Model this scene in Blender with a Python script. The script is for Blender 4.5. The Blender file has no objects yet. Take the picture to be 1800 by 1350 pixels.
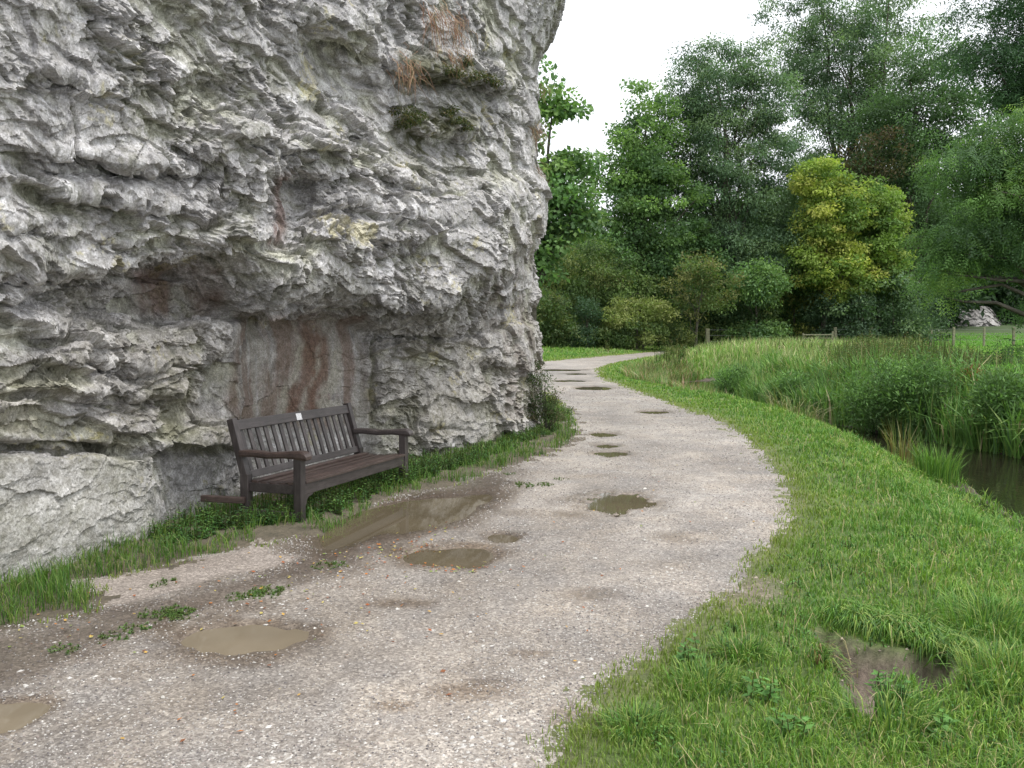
import bpy, bmesh, math, random
import numpy as np
from mathutils import Vector, Matrix

# ------------------------------------------------------------------ camera
F, CX, CY, HZ, CH = 1559.0, 900.0, 675.0, 567.5, 1.6
PITCH = math.atan((CY - HZ) / F)
scene = bpy.context.scene
COL = scene.collection
cam_d = bpy.data.cameras.new('camera')
cam = bpy.data.objects.new('camera', cam_d); COL.objects.link(cam)
cam.location = (0, 0, CH); cam.rotation_euler = (math.pi/2 - PITCH, 0, 0)
cam_d.sensor_width = 36; cam_d.lens = 36 * F / 1800
cam_d.clip_start = 0.05; cam_d.clip_end = 2000
scene.camera = cam

# ------------------------------------------------------------------ light
SUN_EL, SUN_AZ = math.radians(68), math.radians(125)   # azimuth clockwise from +Y: behind the camera, to the right
world = bpy.data.worlds.new("World"); scene.world = world; world.use_nodes = True
nt = world.node_tree; nt.nodes.clear()
sky = nt.nodes.new('ShaderNodeTexSky'); sky.sky_type = 'NISHITA'; sky.sun_disc = False
sky.sun_elevation = SUN_EL; sky.sun_rotation = SUN_AZ
sky.air_density = 1.0; sky.dust_density = 4.0; sky.ozone_density = 1.0
hs = nt.nodes.new('ShaderNodeHueSaturation'); hs.inputs['Saturation'].default_value = 0.22
mx = nt.nodes.new('ShaderNodeMix'); mx.data_type = 'RGBA'; mx.inputs[0].default_value = 0.72   # cloud cover
mx.inputs[7].default_value = (9.4, 9.7, 10.2, 1)
bg = nt.nodes.new('ShaderNodeBackground'); bg.inputs['Strength'].default_value = 0.10
wo = nt.nodes.new('ShaderNodeOutputWorld')
nt.links.new(sky.outputs[0], hs.inputs['Color']); nt.links.new(hs.outputs[0], mx.inputs[6])
nt.links.new(mx.outputs[2], bg.inputs[0]); nt.links.new(bg.outputs[0], wo.inputs[0])
sl = bpy.data.lights.new('sun', 'SUN'); sl.energy = 1.5; sl.angle = math.radians(28); sl.color = (1, .97, .92)
so = bpy.data.objects.new('sun', sl); COL.objects.link(so)
sd = Vector((math.sin(SUN_AZ)*math.cos(SUN_EL), math.cos(SUN_AZ)*math.cos(SUN_EL), math.sin(SUN_EL)))
so.rotation_euler = (-sd).to_track_quat('-Z', 'Y').to_euler(); so.location = sd*50
scene.view_settings.view_transform = 'Standard'; scene.view_settings.look = 'None'
scene.view_settings.gamma = 1; scene.view_settings.exposure = 0.95
scene.cycles.max_bounces = 8; scene.cycles.diffuse_bounces = 4; scene.cycles.transmission_bounces = 4
scene.cycles.sample_clamp_indirect = 6
scene.cycles.caustics_reflective = False; scene.cycles.caustics_refractive = False

rng = np.random.default_rng(7)
random.seed(7)

# ------------------------------------------------------------------ helpers
def project(P):
    d = P - np.array([0, 0, CH]); s, c = math.sin(PITCH), math.cos(PITCH)
    zc = d[:, 1]*c - d[:, 2]*s; yc = d[:, 1]*s + d[:, 2]*c
    zc = np.where(np.abs(zc) < 1e-3, 1e-3, zc)
    return np.stack([CX + F*d[:, 0]/zc, CY - F*yc/zc], 1), zc
def gp(px, py, z=0.0):
    s, c = math.sin(PITCH), math.cos(PITCH)
    a, b = (px-CX)/F, (CY-py)/F
    D = (a, c + b*s, -s + b*c)
    t = (z-CH)/D[2]
    return (D[0]*t, D[1]*t)
def at(px, py, depth):      # a point at a known distance ahead, sighted
    s, c = math.sin(PITCH), math.cos(PITCH)
    a, b = (px-CX)/F, (CY-py)/F
    D = (a, c + b*s, -s + b*c); t = depth/D[1]
    return np.array([D[0]*t, depth, CH + D[2]*t])
def h32(*ks):
    h = np.uint32(2166136261)
    out = None
    for i, k in enumerate(ks):
        k = np.asarray(k).astype(np.int64).astype(np.uint32)
        out = (k * np.uint32(374761393 + 2*i*668265)) if out is None else (out ^ (k * np.uint32(668265263 + 2*i*97531)))
        out = (out ^ (out >> np.uint32(13))) * np.uint32(1274126177)
        out = out ^ (out >> np.uint32(16))
    return out
def r01(*ks): return h32(*ks).astype(np.float64) / 4294967295.0
def vnoise(P, seed=0):      # value noise in 3-D, -1..1
    P = np.asarray(P, float); I = np.floor(P).astype(np.int64); f = P - I
    w = f*f*f*(f*(f*6-15)+10); o = 0
    for dx in (0, 1):
        for dy in (0, 1):
            for dz in (0, 1):
                h = r01(I[:, 0]+dx, I[:, 1]+dy, I[:, 2]+dz, np.full(len(P), seed))
                o = o + h*(w[:, 0] if dx else 1-w[:, 0])*(w[:, 1] if dy else 1-w[:, 1])*(w[:, 2] if dz else 1-w[:, 2])
    return o*2-1
def fbm(P, octs=4, seed=0, gain=.5):
    P = np.asarray(P, float)
    if P.shape[1] == 2: P = np.column_stack([P, np.full(len(P), .37)])
    o, a, t = 0, 1.0, 0
    for k in range(octs):
        o = o + a*vnoise(P*(2.03**k) + 17.3*k, seed+k); t += a; a *= gain
    return o/t*1.5
def sst(a, b, x):
    t = np.clip((x-a)/(b-a), 0, 1); return t*t*(3-2*t)
def sdf(P, poly):           # signed distance to polygon, + inside
    P = np.asarray(P, float)[:, :2]; V = np.asarray(poly, float); n = len(V)
    d = np.full(len(P), 1e18); ins = np.zeros(len(P), bool)
    for i in range(n):
        a, b = V[i], V[(i+1) % n]; e = b-a; w = P-a
        t = np.clip((w@e)/(e@e+1e-12), 0, 1)
        d = np.minimum(d, ((w-t[:, None]*e)**2).sum(1))
        c = ((a[1] > P[:, 1]) != (b[1] > P[:, 1]))
        xx = (b[0]-a[0])*(P[:, 1]-a[1])/(b[1]-a[1]+1e-12)+a[0]
        ins ^= c & (P[:, 0] < xx)
    return np.sqrt(d)*np.where(ins, 1, -1)
def mesh_np(name, V, faces, mats=None, parent=None, cols=None, smooth=False, attrs=None):
    """faces: list of (k,n) index arrays"""
    me = bpy.data.meshes.new(name)
    V = np.asarray(V, np.float32)
    me.vertices.add(len(V)); me.vertices.foreach_set('co', V.ravel())
    idx = np.concatenate([f.ravel() for f in faces]).astype(np.int32)
    tot = np.concatenate([np.full(len(f), f.shape[1]) for f in faces]).astype(np.int32)
    st = np.concatenate([[0], np.cumsum(tot)[:-1]]).astype(np.int32)
    me.loops.add(len(idx)); me.loops.foreach_set('vertex_index', idx)
    me.polygons.add(len(tot)); me.polygons.foreach_set('loop_start', st)
    try: me.polygons.foreach_set('loop_total', tot)
    except Exception: pass
    me.polygons.foreach_set('use_smooth', np.full(len(tot), smooth))
    if cols is not None:
        c = np.ones((len(V), 4), np.float32); c[:, :3] = cols
        me.color_attributes.new('Col', 'FLOAT_COLOR', 'POINT').data.foreach_set('color', c.ravel())
    for k, a in (attrs or {}).items():
        me.attributes.new(k, 'FLOAT', 'POINT').data.foreach_set('value', np.asarray(a, np.float32))
    me.update(calc_edges=True)
    o = bpy.data.objects.new(name, me); COL.objects.link(o)
    if mats: me.materials.append(mats)
    if parent: o.parent = parent
    return o
def tag(o, label=None, cat=None, group=None, kind=None):
    if label: o['label'] = label
    if cat: o['category'] = cat
    if group: o['group'] = group
    if kind: o['kind'] = kind
    return o
def empty(name, loc=(0, 0, 0), rz=0):
    o = bpy.data.objects.new(name, None); COL.objects.link(o); o.location = loc; o.rotation_euler = (0, 0, rz)
    o.empty_display_size = .2
    return o

# ------------------------------------------------------------------ materials
class NT:
    def __init__(s, name):
        s.m = bpy.data.materials.new(name); s.m.use_nodes = True; s.t = s.m.node_tree
        s.n = s.t.nodes; s.b = s.n['Principled BSDF']; s.out = s.n['Material Output']
    def L(s, a, b): s.t.links.new(a, b)
    def node(s, t, **kw):
        n = s.n.new(t)
        for k, v in kw.items(): setattr(n, k, v)
        return n
    def attr(s, name): return s.node('ShaderNodeAttribute', attribute_name=name)
    def noise(s, scale, detail=4, rough=.6, vec=None):
        n = s.node('ShaderNodeTexNoise'); n.inputs['Scale'].default_value = scale
        n.inputs['Detail'].default_value = detail; n.inputs['Roughness'].default_value = rough
        if vec is None:
            vec = s.obj()
        s.L(vec, n.inputs['Vector']); return n
    def obj(s):
        if not hasattr(s, 'tc'): s.tc = s.node('ShaderNodeTexCoord')
        return s.tc.outputs['Object']
    def ramp(s, inp, stops):
        r = s.node('ShaderNodeValToRGB'); e = r.color_ramp.elements
        while len(e) < len(stops): e.new(.5)
        for el, (p, c) in zip(e, stops): el.position = p; el.color = (*c, 1) if len(c) == 3 else c
        s.L(inp, r.inputs[0]); return r.outputs[0]
    def mul(s, a, b, fac=1.0, mode='MULTIPLY'):
        m = s.node('ShaderNodeMix', data_type='RGBA', blend_type=mode)
        if isinstance(fac, float): m.inputs[0].default_value = fac
        else: s.L(fac, m.inputs[0])
        for v, i in ((a, 6), (b, 7)):
            if isinstance(v, tuple): m.inputs[i].default_value = (*v, 1)
            else: s.L(v, m.inputs[i])
        return m.outputs[2]
    def bump(s, h, strength=.5, dist=.01):
        b = s.node('ShaderNodeBump'); b.inputs['Strength'].default_value = strength; b.inputs['Distance'].default_value = dist
        s.L(h, b.inputs['Height']); s.L(b.outputs[0], s.b.inputs['Normal']); return b
def leaf_mat(name, trans=.35, rough=.5, spec=.35, varn=.5, tint=(1.0, 1.15, .55)):
    t = NT(name); a = t.attr('Col'); t.L(a.outputs['Color'], t.b.inputs['Base Color'])
    t.b.inputs['Roughness'].default_value = rough; t.b.inputs['Specular IOR Level'].default_value = spec
    tr = t.node('ShaderNodeBsdfTranslucent')
    t.L(t.mul(a.outputs['Color'], tint), tr.inputs['Color'])
    ms = t.node('ShaderNodeMixShader'); ms.inputs[0].default_value = trans
    t.L(t.b.outputs[0], ms.inputs[1]); t.L(tr.outputs[0], ms.inputs[2]); t.L(ms.outputs[0], t.out.inputs[0])
    return t.m
M = {}
M['leaf'] = leaf_mat('leaf_foliage', .42, .6, .22)
M['grass'] = leaf_mat('grass_blades', .3, .55, .3)
M['dry'] = leaf_mat('dry_leaves', .15, .7, .2, tint=(1, .9, .7))
t = NT('bark'); n = t.noise(6, 6); t.L(t.ramp(n.outputs[0], [(.3, (.035, .03, .022)), (.7, (.12, .11, .085))]), t.b.inputs['Base Color'])
t.b.inputs['Roughness'].default_value = .9; t.bump(t.noise(25, 5).outputs[0], .8, .02); M['bark'] = t.m
t = NT('limestone'); a = t.attr('Col')
n1 = t.noise(60, 6, .75); n2 = t.noise(190, 3, .7); n3 = t.noise(16, 5, .7)
c = t.mul(a.outputs['Color'], t.ramp(n1.outputs[0], [(.32, (.5, .49, .47)), (.5, (.92, .92, .92)), (.68, (1.38, 1.37, 1.4))]))
c = t.mul(c, t.ramp(n3.outputs[0], [(.35, (.68, .67, .63)), (.55, (1, 1, 1)), (.7, (1.15, 1.15, 1.17))]))
c = t.mul(c, t.ramp(n2.outputs[0], [(.38, (.72, .72, .7)), (.62, (1.15, 1.15, 1.15))]))
t.L(c, t.b.inputs['Base Color']); t.b.inputs['Roughness'].default_value = .82; t.b.inputs['Specular IOR Level'].default_value = .35
mm = t.node('ShaderNodeMath', operation='ADD'); t.L(n1.outputs[0], mm.inputs[0]); t.L(n3.outputs[0], mm.inputs[1])
t.bump(mm.outputs[0], .8, .009); M['rock'] = t.m
t = NT('gravel_path'); a = t.attr('Col'); w = t.attr('wet')
n1 = t.noise(95, 4, .75); n2 = t.noise(260, 2, .6); n3 = t.noise(2.2, 5, .6)
v = t.node('ShaderNodeTexVoronoi'); v.inputs['Scale'].default_value = 75; t.L(t.obj(), v.inputs['Vector'])
bwv = t.node('ShaderNodeSeparateColor'); t.L(v.outputs['Color'], bwv.inputs[0])
c = t.mul(a.outputs['Color'], t.ramp(bwv.outputs[0], [(.0, (.62, .60, .58)), (.45, (.9, .89, .88)), (.8, (1.1, 1.1, 1.08)), (1, (1.5, 1.5, 1.47))]))
c = t.mul(c, t.ramp(n1.outputs[0], [(.34, (.6, .58, .56)), (.62, (1.25, 1.25, 1.25))]))
c = t.mul(c, t.ramp(n3.outputs[0], [(.3, (.82, .8, .78)), (.65, (1.1, 1.1, 1.1))]))
t.L(c, t.b.inputs['Base Color'])
mr = t.node('ShaderNodeMapRange'); t.L(w.outputs['Fac'], mr.inputs[0]); mr.inputs[3].default_value = .8; mr.inputs[4].default_value = .33
t.L(mr.outputs[0], t.b.inputs['Roughness']); t.b.inputs['Specular IOR Level'].default_value = .5
mm = t.node('ShaderNodeMath', operation='ADD'); t.L(n1.outputs[0], mm.inputs[0]); t.L(bwv.outputs[0], mm.inputs[1])
bb = t.bump(mm.outputs[0], .55, .007); M['path'] = t.m
mr2 = t.node('ShaderNodeMapRange'); t.L(w.outputs['Fac'], mr2.inputs[0]); mr2.inputs[3].default_value = .75; mr2.inputs[4].default_value = .3
t.L(mr2.outputs[0], bb.inputs['Strength'])
t = NT('soil_and_turf'); a = t.attr('Col'); n1 = t.noise(40, 6, .7)
t.L(t.mul(a.outputs['Color'], t.ramp(n1.outputs[0], [(.3, (.55, .55, .55)), (.65, (1.3, 1.3, 1.3))])), t.b.inputs['Base Color'])
t.b.inputs['Roughness'].default_value = .9; t.bump(t.noise(130, 5, .8).outputs[0], .9, .012); M['soil'] = t.m
t = NT('pebble_stone'); a = t.attr('Col'); t.L(a.outputs['Color'], t.b.inputs['Base Color']); t.b.inputs['Roughness'].default_value = .6; M['pebble'] = t.m
def water(name, col, rough=.03, bump=0, scale=3):
    t = NT(name); n = t.noise(1.6, 3)
    t.L(t.ramp(n.outputs[0], [(.3, tuple(x*.85 for x in col)), (.7, tuple(x*1.12 for x in col))]), t.b.inputs['Base Color'])
    t.b.inputs['Roughness'].default_value = rough; t.b.inputs['IOR'].default_value = 1.33
    if bump: t.bump(t.noise(scale, 2).outputs[0], bump, .02)
    return t.m
M['mud_water'] = water('muddy_water', (.19, .157, .112), .02)
M['clear_water'] = water('puddle_water', (.105, .085, .055), .03)
M['river'] = water('river_water', (.016, .015, .009), .03, .2, 5)
def wood(name, dark, light, rough, along='X'):
    t = NT(name); mp = t.node('ShaderNodeMapping'); mp.inputs['Scale'].default_value = (2, 30, 30) if along == 'X' else (30, 30, 2)
    t.L(t.obj(), mp.inputs[0]); n = t.noise(2.5, 6, .7, mp.outputs[0])
    n2 = t.noise(9, 3)
    c = t.ramp(n.outputs[0], [(.3, dark), (.7, light)])
    c = t.mul(c, t.ramp(n2.outputs[0], [(.35, (.75, .72, .72)), (.65, (1.2, 1.2, 1.2))]))
    oi = t.node('ShaderNodeObjectInfo'); c = t.mul(c, t.ramp(oi.outputs['Random'], [(0, (.72, .7, .69)), (1, (1.28, 1.27, 1.24))]))
    t.L(c, t.b.inputs['Base Color']); t.b.inputs['Roughness'].default_value = rough
    t.bump(n.outputs[0], .5, .005); return t.m
M['wood_x'] = wood('stained_wood_rails', (.024, .02, .02), (.072, .061, .06), .38)
M['wood_z'] = wood('stained_wood_uprights', (.022, .018, .018), (.068, .058, .057), .45, 'Z')
M['wood_seat'] = wood('wet_seat_wood', (.026, .018, .016), (.075, .053, .047), .34)
M['post'] = wood('weathered_post', (.12, .13, .08), (.25, .25, .16), .85, 'Z')
t = NT('galvanised_wire'); t.b.inputs['Base Color'].default_value = (.14, .15, .14, 1); t.b.inputs['Roughness'].default_value = .5; M['wire'] = t.m
t = NT('pale_metal_plaque'); n = t.noise(90, 3); t.L(t.ramp(n.outputs[0], [(.4, (.38, .38, .38)), (.6, (.62, .62, .63))]), t.b.inputs['Base Color']); t.b.inputs['Roughness'].default_value = .35; M['plaque'] = t.m

# ------------------------------------------------------------------ layout
# the track, traced round its rim on the ground
PATH = [gp(*p) for p in [(-900, 1500), (-300, 1180), (0, 1104), (90, 1088), (168, 1076), (172, 1040), (150, 1018), (215, 1008), (310, 990), (400, 972), (470, 955),
    (520, 945), (575, 940), (620, 915), (665, 885), (725, 864), (790, 858), (850, 836), (900, 818), (960, 800), (1008, 778),
    (1018, 757), (1003, 725), (978, 700), (950, 688), (920, 670), (860, 652), (860, 642), (945, 637), (1000, 632), (1090, 624), (1210, 613), (1330, 606),
    (1330, 609), (1220, 618), (1130, 629), (1072, 640), (1046, 649), (1052, 662), (1110, 686), (1200, 719), (1268, 741), (1330, 788), (1368, 838), (1388, 882),
    (1370, 930), (1312, 980), (1290, 1030), (1205, 1090), (1160, 1130), (1062, 1195), (978, 1290), (960, 1350), (930, 1500), (600, 2600)]]
RIVER = [(4.3, -20), (4.6, 2), (5.2, 6), (5.8, 9.9), (6.35, 12.5), (6.5, 14.5), (6.5, 16.5), (6.2, 19), (5.5, 22), (4.9, 26), (4.8, 30), (6, 34), (10, 38), (20, 42), (60, 46),
         (60, 42), (20, 39), (11, 35.2), (7.8, 32), (6.9, 29), (6.8, 26), (7.1, 22), (7.9, 18.5), (8.8, 15.4), (9.2, 13), (9, 8), (9, 2), (9, -20)]
WZ = -0.72
DRY = [gp(*p) for p in [(175, 1040), (150, 1018), (215, 1008), (310, 990), (400, 972), (470, 955), (470, 972), (528, 978), (480, 998), (400, 1012), (330, 1032), (240, 1058), (180, 1066)]]
BARE = [gp(*p) for p in [(1305, 1010), (1360, 1025), (1375, 1050), (1340, 1068), (1310, 1060), (1290, 1040)]]
# puddles: sighted centre, radii (px), tilt, material, depth, label
PUD = [(425, 1117, 128, 27, -.05, 'mud_water', 'long milky brown puddle nearest the camera beside the small green weeds'),
       (8, 1252, 78, 32, 0, 'mud_water', 'brown puddle cut off by the left edge of the photo'),
       (712, 906, 150, 37, -.25, 'clear_water', 'largest puddle, in front of the bench reflecting its leg and the rock'),
       (790, 976, 92, 20, .0, 'clear_water', 'shallow puddle ringed with orange leaves in the middle of the path'),
       (885, 943, 34, 9, 0, 'clear_water', 'tiny puddle between the bench puddle and the leaf ringed one'),
       (1080, 881, 66, 17, 0, 'clear_water', 'jagged green brown puddle in the middle of the path, catching white sky'),
       (1075, 797, 32, 5, 0, 'clear_water', 'nearest of the three thin puddles in the middle of the bend'),
       (1068, 783, 26, 4, 0, 'clear_water', 'middle one of the three thin puddles in the bend'),
       (1062, 763, 28, 4, 0, 'clear_water', 'farthest of the three thin puddles close to the rock corner shrub'),
       (1150, 724, 30, 3, 0, 'clear_water', 'thin puddle close to the grass verge on the far bend'),
       (1045, 682, 34, 3.5, 0, 'clear_water', 'oval grey puddle just before the path narrows'),
       (1000, 669, 36, 2, 0, 'clear_water', 'narrow streak of water past the oval grey puddle'),
       (1012, 657, 24, 1.6, 0, 'clear_water', 'short broken streak of water on the far path'),
       (985, 650, 42, 1.8, 0, 'clear_water', 'farthest long streak of water across the path before the turn')]
PW = []
for (px, py, rx, ry, tl, mt, lb) in PUD:
    c = gp(px, py); dep = c[1]
    PW.append((c[0], c[1], rx*dep/F, ry*dep*dep/(F*CH), tl, mt, lb))
HOLLOW = [gp(*p) for p in [(1440, 1110), (1520, 1130), (1600, 1140), (1680, 1165), (1700, 1200), (1640, 1215), (1580, 1190), (1560, 1230), (1545, 1262), (1490, 1240), (1475, 1200), (1465, 1160)]]
def puddle_r(P, i):
    x, y, a, b, tl, mt, lb = PW[i]
    dx, dy = P[:, 0]-x, P[:, 1]-y
    if tl:                        # the big one runs along the bench
        s = -tl*2.2; dy = dy - dx*s*-1.0 if i != 2 else dy - dx*1.2
    r = np.sqrt((dx/a)**2 + (dy/b)**2)
    ang = .28*fbm(np.column_stack([P[:, 0]*3/max(a, .2)*.5, P[:, 1]*1.5/max(b, .2)*.5]), 3, 90+i)
    if i < 2: ang = ang*.9 + .09*fbm(P[:, :2]*11, 3, 97)
    if i == 5: ang = ang*1.3 + .3*fbm(P[:, :2]*16, 2, 99)
    return r + ang
def height(P):
    x, y = P[:, 0], P[:, 1]
    z = .012*fbm(P[:, :2]*1.1, 3, 5)
    sp = sdf(P, PATH)
    near = 1/(1+np.maximum(y, 1)*.02)
    z = z + np.where(sp > 0, .0035*fbm(P[:, :2]*14, 3, 6), 0)
    for i in range(len(PW)):
        r = puddle_r(P, i); z = z*(1-.8*(1-sst(1, 1.6, r))) - .035*(1-sst(.55, 1.15, r))
    # grass stands a bit proud of the track and is lumpy
    g = sst(0, -.5, sp)
    z = z + g*(.02 + .03*fbm(P[:, :2]*1.3, 3, 8))
    sr = sdf(P, RIVER)             # + inside the river
    nearbank = (x < 9.05)
    prof = -.72*(1-sst(0, 1.9, -sr))*sst(0, -1.0, sp)
    z = z + prof - .6*sst(0, 1.0, sr)
    # lower, hummocky shelf on the near bank
    z = z + sst(.8, 2.2, -sp)*(sr < 0)*sst(14, 9, y)*(-.10 + .13*fbm(P[:, :2]*1.1, 3, 12))*(x > 0)
    sh = sdf(P, HOLLOW)
    z = z - .25*sst(-.03, .09, sh + .07*fbm(P[:, :2]*7, 3, 19))
    # rise towards the foot of the cliff and behind the bend
    z = z + .28*sst(0, -9, sp)*sst(33, 42, y)*sst(22, 10, x)
    # hillside added behind the trees to block the low sky light
    z = z + 24*sst(95, 260, y + .25*np.abs(x)) + 1.5*sst(60, 90, y)
    return z
# ------------------------------------------------------------------ ground sheet (fan grid), split into path and ground
rr = [1.0]
while rr[-1] < 420: rr.append(rr[-1] + .0042*rr[-1]**1.22)
rr = np.array(rr); na = 900
th = np.linspace(-1, 1, na); th = (th*.78 + th**3*.37)*1.05
R, T = np.meshgrid(rr, th, indexing='ij')
GX = (R*np.sin(T)).ravel(); GY = (R*np.cos(T) - 1.2).ravel()
G = np.column_stack([GX, GY, np.zeros(len(GX))]); G[:, 2] = height(G)
nr = len(rr)
ii = (np.arange(nr-1)[:, None]*na + np.arange(na-1)[None, :]).ravel()
Q = np.column_stack([ii, ii+1, ii+na+1, ii+na])
ctr = G[Q].mean(1)
spc = sdf(ctr, PATH)
edge = (.05+.012*np.clip(ctr[:, 1], 0, 12))*fbm(ctr[:, :2]*4.5, 3, 33)*1.3 + .05*fbm(ctr[:, :2]*22, 2, 34)
inpath = (spc + edge) > 0
def submesh(name, faces, V, mat, col, attrs=None, **k):
    used = np.unique(faces); mp = np.full(len(V), -1, np.int64); mp[used] = np.arange(len(used))
    return mesh_np(name, V[used], [mp[faces]], mat, cols=col[used], smooth=True, attrs={k2: v2[used] for k2, v2 in (attrs or {}).items()}, **k)
sp = sdf(G, PATH)
nA = fbm(G[:, :2]*.9, 4, 41); nB = fbm(G[:, :2]*3.5, 4, 42); nC = fbm(G[:, :2]*12, 3, 43)
pxy, _ = project(G)
wet = np.zeros(len(G))
# damp brown band along the foot of the bank, and shallow damp hollows
WETB = [gp(*p) for p in [(-400, 1210), (0, 1112), (180, 1072), (330, 1040), (480, 1003), (530, 975), (560, 940), (640, 905), (730, 868), (900, 822), (900, 850), (860, 905), (760, 940), (680, 965),
                         (600, 1005), (480, 1040), (330, 1085), (180, 1135), (60, 1210), (-400, 1400)]]
dw = sdf(G, WETB)
wetb = sst(-.35, .25, dw + .25*nB)
dry = sst(-.03, .05, sdf(G, DRY) + .03*nC)
base = np.array([.268, .243, .22]); brown = np.array([.128, .107, .092]); pale = np.array([.29, .255, .23])
pc = base[None]*(1 + .17*nA[:, None] + .12*nB[:, None])*(1+np.array([.03, .0, -.05])*nB[:, None])
lite = sst(.1, .7, nA + .5*nC)[:, None]; pc = pc*(1+.14*lite)
pc = pc*(1-wetb[:, None]) + brown*(1+.15*nC[:, None])*wetb[:, None]
spots = 0
for (px, py, rx, ry) in [(1190, 945, 70, 16), (1030, 1045, 70, 18), (830, 1215, 120, 30), (690, 1240, 60, 16), (1000, 905, 70, 12), (930, 1150, 60, 12), (700, 1060, 90, 14), (420, 1150, 170, 25), (1010, 1260, 70, 40)]:
    c = gp(px, py); a, b = rx*c[1]/F, ry*c[1]**2/(F*CH)
    spots = np.maximum(spots, 1-sst(.3, 1.1, np.sqrt(((G[:, 0]-c[0])/a)**2+((G[:, 1]-c[1])/b)**2) + .4*nB))
for i in range(len(PW)): spots = np.maximum(spots, (1-sst(1.0, 1.5, puddle_r(G, i)))*1.0)
pc = pc*(1-.42*spots[:, None]*np.array([.8, .95, 1.1]))
pc = pc*(1-dry[:, None]) + pale*(1+.08*nC[:, None])*dry[:, None]
wet = np.clip(.35 + .75*wetb*(1-dry) + .6*spots + .25*sst(7, 16, G[:, 1]) + .2*nA, 0, 1)*(1-.9*dry)
bar = sst(.0, -.12, sp + .10*nB)  # beyond rim
REdge = np.array(PATH[40:-1]); de = np.full(len(G), 99.0)
for a_, b_ in zip(REdge[:-1], REdge[1:]):
    e_ = b_-a_; q_ = G[:, :2]-a_; t_ = np.clip(q_@e_/(e_@e_+1e-9), 0, 1); de = np.minimum(de, np.hypot(*(q_-t_[:, None]*e_).T))
de = de + .18*nA
rut = np.exp(-((de-.85)/.26)**2) + np.exp(-((de-2.25)/.28)**2); mid = np.exp(-((de-1.55)/.3)**2) + np.exp(-(de/.25)**2)
pc = pc*(1 + (.15*rut - .10*mid*(.6+.5*nB))[:, None]*(1-dry[:, None])); wet = np.clip(wet + .18*rut, 0, 1)
submesh('path', Q[inpath], G, M['path'], pc, {'wet': wet})
tag(bpy.data.objects['path'], kind='structure')
soil = np.array([.13, .10, .075]); turf = np.array([.10, .155, .035])
gcol = turf[None]*(1+.3*nB[:, None])
edgec = sst(-.35, 0, sp + .15*nB)[:, None]*.45
gcol = gcol*(1-edgec) + np.array([.20, .16, .10])*edgec
hol = np.maximum(sst(-.05, .04, sdf(G, HOLLOW)+.06*fbm(G[:, :2]*7, 3, 19)), .7*sst(-.15, .12, sdf(G, BARE)+.16*nB))[:, None]
gcol = gcol*(1-hol) + np.array([.24, .19, .155])*(1+.4*nC[:, None])*hol
srg = sdf(G, RIVER); rb = sst(-.5, -.1, srg)[:, None]; gcol = gcol*(1-rb) + soil*.6*rb
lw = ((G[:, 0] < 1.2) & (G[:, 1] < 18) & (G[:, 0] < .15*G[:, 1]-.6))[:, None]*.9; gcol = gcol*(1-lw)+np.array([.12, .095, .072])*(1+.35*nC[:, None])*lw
fw = sst(62, 80, G[:, 1])[:, None]; gcol = gcol*(1-fw)+np.array([.05, .08, .025])*fw
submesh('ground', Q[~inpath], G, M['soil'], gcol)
tag(bpy.data.objects['ground'], kind='structure')
# river surface
rv = np.array([(x, y, WZ) for x, y in RIVER])
def fan(name, pts, z, mat, **k):
    bm = bmesh.new(); f = bm.faces.new([bm.verts.new((p[0], p[1], z)) for p in pts])
    bmesh.ops.triangulate(bm, faces=[f]); me = bpy.data.meshes.new(name); bm.to_mesh(me); bm.free()
    if me.polygons and me.polygons[0].normal.z < 0: me.flip_normals()
    o = bpy.data.objects.new(name, me); COL.objects.link(o); me.materials.append(mat); return o
wide = [(4.0, -20), (4.3, 2), (4.6, 6), (5.1, 9.9), (5.5, 12.7), (5.6, 14.5), (5.7, 16.5), (5.6, 19), (5.1, 22), (4.5, 26), (4.4, 30), (5.6, 34.3), (10, 38.5), (20, 42.5), (60, 46.5),
        (60, 41.5), (20, 38.5), (11, 34.7), (8.3, 31.8), (7.4, 29), (7.3, 26), (7.6, 22), (8.4, 18.7), (9.3, 15.6), (9.7, 13), (9.5, 8), (9.5, 2), (9.5, -20)]
tag(fan('river', wide, WZ, M['river']), kind='structure')
for i, (x, y, a, b, tl, mt, lb) in enumerate(PW):
    k = 40; pts = []
    sh = 1.2 if i == 2 else 0
    for q in range(k):
        an = 2*math.pi*q/k; dx, dy = math.cos(an)*a*1.3, math.sin(an)*b*1.3
        if i == 2: dy += dx*1.2
        pts.append((x+dx, y+dy))
    o = fan('puddle', [(0, 0)] and [(p[0]-x, p[1]-y) for p in pts], 0, M[mt]); o.location = (x, y, -.0135)
    tag(o, lb, 'puddle', 'rain puddles on the gravel path')

# ------------------------------------------------------------------ the limestone cliff
def unit(v): return v/np.maximum(np.linalg.norm(v, axis=1, keepdims=True), 1e-9)
foot = np.array([(-9, -4), (-6.2, -.5), (-4.9, 2.2), (-3.75, 4.4), (-3.3, 5.65), (-2.95, 6.65), (-2.55, 7.6), (-2.1, 8.7), (-1.5, 9.8), (-.85, 10.8), (-.2, 12.1), (.14, 13.3), (.22, 14.3),
                 (.02, 15.5), (-.8, 16.9), (-2.5, 18), (-6, 19), (-12, 20)], float)
def catmull(P, n=24):
    o = []
    for i in range(len(P)-1):
        p0, p1, p2, p3 = P[max(i-1, 0)], P[i], P[i+1], P[min(i+2, len(P)-1)]
        for k in range(n):
            t = k/n; o.append(.5*((2*p1)+(-p0+p2)*t+(2*p0-5*p1+4*p2-p3)*t*t+(-p0+3*p1-3*p2+p3)*t**3))
    o.append(P[-1]); return np.array(o)
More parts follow.
